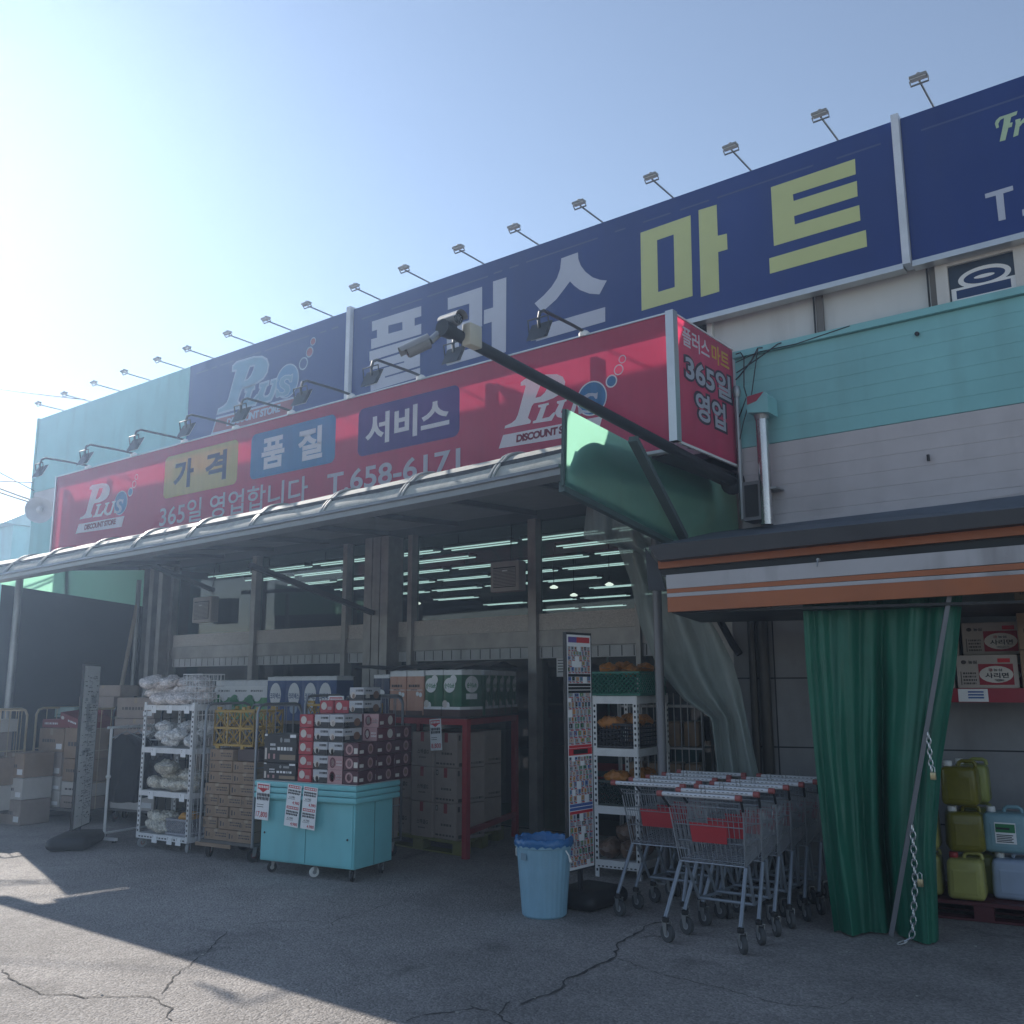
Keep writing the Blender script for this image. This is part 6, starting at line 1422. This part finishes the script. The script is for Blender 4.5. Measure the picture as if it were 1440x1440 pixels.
# ------------------------------------------------------------------ stock corner behind the curtain
YJ = 7.95
def jerry(label, m, cap, w_=.255, d_=.24, h_=.33, label_panel=False, group='plastic jerrycans behind the curtain'):
    t = thing('jerrycan', label, 'jerrycan', group=group)
    MB().rbox((-w_/2,-d_/2,0), (w_/2,d_/2,h_-.045), .035, 3, lambda q: Vector((q.x*(1-.10*max(0,(q.z-.2)/.1)), q.y, q.z))).build('body', m, t)
    b = MB(); b.add([(-w_*.34,-d_/2-.001,.04),(w_*.34,-d_/2-.001,.04),(w_*.34,-d_/2-.001,.215),(-w_*.34,-d_/2-.001,.215),(-w_*.30,-d_/2-.004,.052),(w_*.30,-d_/2-.004,.052),(w_*.30,-d_/2-.004,.203),(-w_*.30,-d_/2-.004,.203)], [(0,1,5,4),(1,2,6,5),(2,3,7,6),(3,0,4,7),(4,5,6,7)]); b.build('front_panel', m, t)
    MB().tube([(-.01,0,h_-.05),(-.0,0,h_-.02),(.02,0,h_-.008),(.09,0,h_-.008),(.11,0,h_-.02),(.115,0,h_-.05)], .014, 8).build('handle', m, t)
    MB().lathe([(.03,0),(.032,.005),(.032,.035),(.028,.04)], (-w_*.3,-.02,h_-.048), 14).build('cap', cap, t)
    if label_panel:
        q = MB().box((-.07,-d_/2-.007,.07), (.07,-d_/2-.0045,.22)).build('sticker', PAPER, t); b = MB(); b.box((-.065,-d_/2-.009,.15), (.065,-d_/2-.0075,.21)); b.build('printed_panel', mat('green print', (0,0,0)), q)
        b = MB()
        for k in range(5): b.box((-.06,-d_/2-.009,.08+k*.012), (.05-.01*(k%2),-d_/2-.0075,.086+k*.012))
        b.box((-.06,-d_/2-.0105,.17), (.03,-d_/2-.0095,.185)); b.build('small_print', INKBLK, q)
    return t
JY = mat('translucent yellow can', (.40,.38,.11), .35, var=.15, dirt=.15); JO = mat('olive oil filled can', (.17,.15,.012), .3, var=.25, scale=6, dirt=.1); JB = mat('pale blue can', (.22,.37,.42), .35); JW = mat('milky blue can', (.36,.43,.55), .35); RCAP = mat('red cap', (.35,.03,.03), .4); NVY = mat('navy drum plastic', (.02,.03,.12), .35)
def jp(px, Y): return PY(px, 1250, Y).x
x1_ = jp(1361, YJ); z0 = .14
pl_ = pallet('dark red plastic pallet under the jerrycans', Vector((x1_-.42, YJ-.2, 0)), Vector((.985,.17,0)), Vector((-.17,.985,0)), 1.1, .75, mat('dark red pallet plastic', (.10,.025,.03), .5, dirt=.3), .135)
b = MB()
for k in range(3): b.add([(x1_-.28,YJ-.2+.02,.05+k*.018),(x1_-.16,YJ-.2+.035,.05+k*.018),(x1_-.16,YJ-.2+.035,.058+k*.018),(x1_-.28,YJ-.2+.02,.058+k*.018)], [(0,1,2,3)])
def setj(o, x, y, z, r=.12): o.location = (x, y, z); o.rotation_euler.z = r; return o
setj(jerry('light yellow jerrycan with red cap in the bottom row', JY, RCAP), x1_, YJ, z0)
setj(jerry('olive jerrycan with its handle turned, middle row above the light yellow one', JO, WHITEP), x1_-.0, YJ+.05, z0+.33, .35)
setj(jerry('olive jerrycan with white cap topmost above the other olive one', JO, WHITEP), x1_+.0, YJ+.05, z0+.66, .1)
JYG = mat('greenish yellow can', (.27,.29,.08), .35)
for k in range(3): setj(jerry(f'pale yellow jerrycan half hidden by the curtain, {["bottom","middle","top"][k]} of its column', JY, WHITEP), x1_-.30, YJ+.03, z0+k*.33, .15)
for k in range(3): setj(jerry(f'greenish jerrycan in the second depth, {ROWS[k]} of its column', JYG, WHITEP), x1_+.02, YJ+.32, z0+k*.33, .12)
xb2 = jp(1424, YJ+.15)
setj(jerry('milky blue jerrycan at the bottom right of the stock corner', JW, WHITEP, .31), xb2+.02, YJ+.2, z0)
setj(jerry('pale blue jerrycan with a green paper label', JB, WHITEP, .31, .24, .33, True), xb2-.01, YJ+.18, z0+.33)
setj(jerry('navy jerrycan at the right picture edge', NVY, WHITEP, .28, .24, .42), xb2+.24, YJ+.32, z0+.4)
for z_ in (z0,): setj(jerry('milky jerrycan below the navy one', JW, WHITEP, .28, .24, .38), xb2+.33, YJ+.30, z0)
# red shelf with noodle cartons
YSH = 8.1
zs1, zs0 = PY(1390,968,YSH).z, PY(1390,988,YSH).z
xs0, xs1 = PY(1322,975,YSH).x, PY(1560,975,YSH).x
sh = thing('red_shelf', 'shelf with a red front beam carrying noodle cartons', 'shelf', (xs0, YSH, 0), world=True); us = Vector((.985,.17,0)); vs_ = Vector((-.17,.985,0)); so_ = Vector((xs0, YSH, 0)); SP = lambda a, c, z: so_+us*a+vs_*c+UZ*z; SL = 1.3
MB().prism([SP(-.2,0,zs0),SP(SL,0,zs0),SP(SL,0,zs1),SP(-.2,0,zs1)], vs_*.04).build('beam', mat('red shelf beam', (.33,.02,.04), .4, dirt=.1), sh)
MB().prism([SP(-.2,.041,zs1-.02),SP(SL,.041,zs1-.02),SP(SL,.5,zs1-.02),SP(-.2,.5,zs1-.02)], (0,0,.018)).build('shelf_board', CARD2, sh)
for a in (-.25, SL+.05): MB().prism([SP(a,.0,0),SP(a+.05,.0,0),SP(a+.05,.05,0),SP(a,.05,0)], (0,0,2.5)).build('upright', DARKST, sh)
price_c = MB().prism([SP(.13,-.004,zs0+.005),SP(.34,-.004,zs0+.005),SP(.34,-.004,zs1-.005),SP(.13,-.004,zs1-.005)], vs_*.002).build('price_card', PAPER, sh)
b = MB()
for k in range(3): b.add([SP(.2,-.006,zs0+.03+k*.022),SP(.31,-.006,zs0+.03+k*.022),SP(.31,-.006,zs0+.042+k*.022),SP(.2,-.006,zs0+.042+k*.022)], [(0,1,2,3)])
b.build('print', mat('poster blue', (0,0,0)), price_c)
hB = PY(1390,919,YSH).z-PY(1390,967,YSH).z; wB = (PY(1431,945,YSH)-PY(1345,945,YSH)).length
NB = mat('pale noodle carton', (.44,.38,.34), .7, var=.1)
def noodle(label):
    return carton('noodle_carton', label, 'carton', wB, .3, hB, NB, [('f',.36,.10,.92,.72,mat('crimson print', (.30,.015,.03), .5)),('f','O',.365,.16,.915,.66,CRE),('f','T','사리면',.46,.30,.84,.46,INKBLK),('f','T','농심',.60,.50,.74,.58,INKBLK),('f','O',.52,.49,.59,.59,INKRED),('f','T','농심',.20,.73,.34,.83,INKBLK),('f','O',.08,.72,.17,.84,INKBRN),('f',.68,.76,.88,.88,INKRED),('f','O',.56,.19,.78,.27,INKBLK)]+scribble('f',.1,.1,.32,.5,4,INKBRN)+[('f',.06,.1,.075,.5,INKBRN)])
rzs = math.atan2(us.y, us.x); qx = SP(.0,0,0)
xc = (PY(1388,945,YSH)); a_ = (xc-so_).dot(us)
o = noodle('pale noodle carton with red oval print on the red shelf'); o.location = SP(a_,.17,zs1); o.rotation_euler.z = rzs
o = noodle('dim noodle carton standing behind and above the front one'); o.location = SP(a_+.05,.36,zs1+hB+.003); o.rotation_euler.z = rzs
o = noodle('noodle carton under the dim upper one at the back'); o.location = SP(a_+.05,.5,zs1); o.rotation_euler.z = rzs
for k in range(2): o = noodle(['noodle carton mostly hidden by the curtain on the shelf','noodle carton mostly hidden by the curtain in the upper row'][k]); o.location = SP(a_-wB-.02+.04*k,.19+.17*k,zs1+k*(hB+.003)); o.rotation_euler.z = rzs
for k in range(3): o = carton('carton', f'brown carton at the right edge of the red shelf, {ROWS[k]} of the pile', 'carton', .4, .3, .29, CARD, scribble('f',.1,.4,.4,.6,1,INKBRN), TAPE); o.location = SP(a_+wB/2+.22,.14,zs1+k*.292); o.rotation_euler.z = rzs

# ------------------------------------------------------------------ far left: cages of cartons, clothes rack
YELF = mat('pale yellow cage tube', (.48,.38,.24), .4, .2)
c1 = Vector((-12.98, 5.72, 0)); roll_cage('pale yellow tube cage of cartons at the far left edge', c1, .15, .8, .6, 1.42, YELF); F1 = local_frame(c1, .15)
c2 = Vector((-12.35, 6.75, 0)); roll_cage('pale yellow tube cage of mixed cartons behind the notice stand', c2, .15, 1.1, .75, 1.42, YELF); F2 = local_frame(c2, .15)
c3 = Vector((-11.4, 7.2, 0)); roll_cage('dark tube cage of grey cartons behind the clothes rail', c3, .15, .9, .7, 1.45, DARKST); F3 = local_frame(c3, .15)
CRD = mat('dark red printed carton', (.20,.03,.035), .5); CGN = mat('pale green printed carton', (.30,.40,.36), .5)
def cset(F__, a, c, z, wd, dp, h, m, lab, rot=.15, marks=()):
    o = carton('carton', lab, 'carton', wd, dp, h, m, list(marks), TAPE if m in (CARD, CARD2) else None); o.location = F__(a, c, z); o.rotation_euler.z = rot; return o
mk = lambda: scribble('f',.15,.35,.7,.6,1,INKBRN)+[('f',.72,.12,.95,.35,PAPER)]
cset(F1,.0,0,.18,.85,.6,.30,CARD3,'long whitish carton at the bottom of the left edge cage',.15,mk()); cset(F1,.05,-.03,.485,.8,.55,.34,CARD,'brown carton second from the bottom in the left edge cage',.15,mk()); cset(F1,-.1,0,.83,.6,.5,.3,CARD2,'grey brown carton near the top of the left edge cage',.15,mk()); cset(F1,.1,.0,1.135,.5,.4,.16,CARD3,'small white carton on top of the left edge cage',.3)
for k, (a, z, wd, h, m, lab) in enumerate(((-.27,.18,.5,.2,CARD3,'white printed carton at the bottom left of the second cage'),(.26,.18,.5,.15,CARD2,'flat brown carton at the bottom right of the second cage'),(.26,.335,.5,.17,CARD3,'white carton with dark emblem second row right of the second cage'),(-.27,.385,.5,.17,CARD3,'white carton second row left of the second cage'),(.26,.51,.5,.28,CARD,'brown carton with white sticker in the middle of the second cage'),(-.27,.56,.48,.30,CARD2,'plain brown carton left middle of the second cage'),(.26,.795,.52,.38,CARD,'big brown carton with white sticker high in the second cage'),(-.27,.865,.5,.3,CARD,'brown carton left high in the second cage'))):
    cset(F2, a, -.12, z, wd, .42, h, m, lab, .15, mk())
cset(F2,-.25,-.12,1.17,.5,.38,.11,CRD,'dark red flat carton left on the second cage',.2,scribble('f',.1,.3,.6,.7,1,INKWHT)); cset(F2,.12,-.1,1.18,.62,.4,.15,CRD,'tilted dark red carton with white print on the second cage',.05,[('f','O',.05,.4,.16,.75,CRE)]+scribble('f',.3,.4,.6,.7,1,INKWHT)).rotation_euler = (.1,.22,.1)
cset(F2,-.42,.1,1.29,.45,.3,.14,CGN,'pale green carton lying on the left end of the second cage',.1,scribble('f',.1,.2,.8,.4,1,GRT)); cset(F2,.0,.16,1.3,.36,.3,.12,CRD,'small red carton with white sticker behind the tilted one',.4,[('f',.3,.2,.6,.9,PAPER)])
for k, (a, z, wd, h, m) in enumerate(((0,.18,.8,.28,CARD3),(0,.463,.8,.3,CARD2),(0,.77,.8,.3,CARD3),(-.05,1.075,.75,.22,CARD2),(-.05,1.30,.7,.26,CARD2))): cset(F3, a, -.1, z, wd, .5, h, m, f'{"whitish" if m is CARD3 else "grey brown"} carton, {ROWS[k]} of the stack behind the clothes rail', .15, mk())
for k, (h_, m_) in enumerate(((.3,CARD2),(.26,CARD3),(.3,CARD))): cset(F1,.42,.35,.004+(0,.305,.57)[k],.5,.4,h_,m_,f'carton standing behind the left edge cage, {ROWS[k]} of its pile',.1,mk())
for k in range(2): cset(F2,.0+.12*k,.25,1.42+k*.15,.7,.3,.148,CARD2,f'dim brown carton, {["lower","upper"][k]} one in front of the black tarpaulin',.15)
ra, rb = PY(157,1024,5.95), Vector((-10.55,7.0,1.24)); ra.z = 1.24
crk = thing('clothes_rail', 'white clothes rail on T feet left of the garlic rack', 'clothes rail', (ra.x, ra.y, 0), world=True); d_ = (rb-ra).normalized(); s_ = Vector((d_.y,-d_.x,0))
MB().tube([ra-d_*.05, rb], .016, 10).build('rail', WHITEST, crk)
for p in (ra, rb-d_*.1):
    q = Vector((p.x,p.y,0)); MB().tube([q+UZ*.05, Vector((p.x,p.y,1.24))], .016, 10).build('post', WHITEST, crk); MB().bar(q-s_*.2+UZ*.035, q+s_*.2+UZ*.035, .04, .03).build('foot', WHITEST, crk)
    for k in (-1, 1): MB().lathe([(.022,0),(.022,.02)], q+s_*.17*k, 10).build('foot_pad', RUBBER, crk)
q = Vector((ra.x,ra.y,0)); MB().tube([q+UZ*.09+d_*.0, Vector((rb.x,rb.y,.09))-d_*.1], .012, 8).build('brace', WHITEST, crk)
MB().lathe([(.02,-.02),(.03,0),(.02,.02)], Vector((ra.x,ra.y,.7)), 10).build('knob', WHITEP, crk)
CLO = mat('black jacket cloth', (.02,.021,.025), .8, var=.3, bump=.2)
def garment(label, p, ang, m, wd=.5, h=.72, name='jacket', gold=None):
    t = thing(name, label, 'clothing', tuple(p), ang)
    def fn(u, v):
        a = 2*pi*u; sh = min(1, .35+v*4.0) if v < .18 else 1
        w_ = wd/2*sh*(1-.12*v+.06*sin(v*7)); th = (.05+.05*v)
        n = noise.noise(Vector((cos(a)*2, sin(a)*2, v*5)))
        return Vector((cos(a)*w_*(1+.08*n), sin(a)*th*(1+.35*sin(a*5+v*3)+.3*n), -.09-v*h+.02*n))
    MB().grid(fn, 40, 18).build('cloth', m, t)
    b = MB(); b.tube([(-wd*.42,0,-.13),(0,0,-.05),(wd*.42,0,-.13)], .008, 6); b.tube([(0,0,-.05),(0,0,-.01),(.02,0,.018),(0,0,.025),(-.015,0,.015)], .0035, 6); b.build('hanger', STEEL, t)
    return t
hang = math.atan2(s_.y, s_.x)
garment('long black jacket hanging nearest on the clothes rail', ra+d_*.22, hang+.15, CLO, .5, .74); garment('black jacket hanging second on the clothes rail', ra+d_*.38, hang-.1, CLO, .48, .7)
garment('dark checked apron at the far end of the clothes rail', ra+d_*.72, hang+.3, mat('grey checked cloth', (.09,.095,.12), .8, var=.5, scale=60), .34, .7, 'apron')
def empty_hanger(lab, p, ang):
    t = thing('coat_hanger', lab, 'hanger', tuple(p), ang, 'empty hangers on the clothes rail'); b = MB(); b.tube([(-.2,0,-.16),(0,0,-.06),(.2,0,-.16),(-.2,0,-.165)], .006, 6); b.tube([(0,0,-.06),(0,0,-.01),(.02,0,.018),(0,0,.026),(-.015,0,.016)], .003, 6); b.build('wire', WHITEP, t)
for k in range(4): empty_hanger('empty white hanger on the clothes rail beside the garlic rack', ra+d_*(.50+.055*k), hang+random.uniform(-.3,.3))
rp = thing('rope', 'coiled pale rope hanging at the clothes rail end', 'rope', tuple(ra+d_*.6), world=True); b = MB(); o_ = ra+d_*.62
for k in range(5): b.tube([o_+s_*(.08*cos(2*pi*i/20)+.01*k)+UZ*(-.2+.19*sin(2*pi*i/20))+d_*(.012*k) for i in range(21)], .008, 6)
b.build('coil', mat('pale rope', (.42,.40,.38), .8), rp)

b = MB(); rl_ = random.Random(3)
for px, py in [(650,1299),(585,1278),(484,1358),(502,1302),(812,1304),(880,1356),(1376,1346),(752,1403),(285,1342),(1190,1352),(1290,1400),(640,1415)]+[(rl_.uniform(20,1420), rl_.uniform(1250,1435)) for _ in range(40)]:
    q = G(px, py, .004); s_ = rl_.uniform(.003,.011); a = rl_.uniform(0,6); pts = [(q.x+s_*rl_.uniform(.5,1.3)*cos(a+k*1.256), q.y+s_*rl_.uniform(.5,1.3)*sin(a+k*1.256), .001) for k in range(5)]; b.prism(pts, (0,0,s_*.5))
tag(b.build('litter', mat('pale grit and paper bits', (.42,.40,.37), .8, var=.5, scale=3)), kind='stuff')
# ------------------------------------------------------------------ added volume standing in for lens glare over the far end of the front
hz = MB().box((-60,-9,-1), (14,30,9)); vm = bpy.data.materials.new('lens glare volume'); vm.use_nodes = True; t_ = vm.node_tree
t_.nodes.remove(t_.nodes['Principled BSDF']); pv = t_.nodes.new('ShaderNodeVolumePrincipled')
pv.inputs['Color'].default_value = (.50,.69,1,1); pv.inputs['Density'].default_value = .0054; pv.inputs['Anisotropy'].default_value = .72
t_.links.new(pv.outputs[0], t_.nodes['Material Output'].inputs['Volume'])
tag(hz.build('glare_veil', vm), kind='stuff')
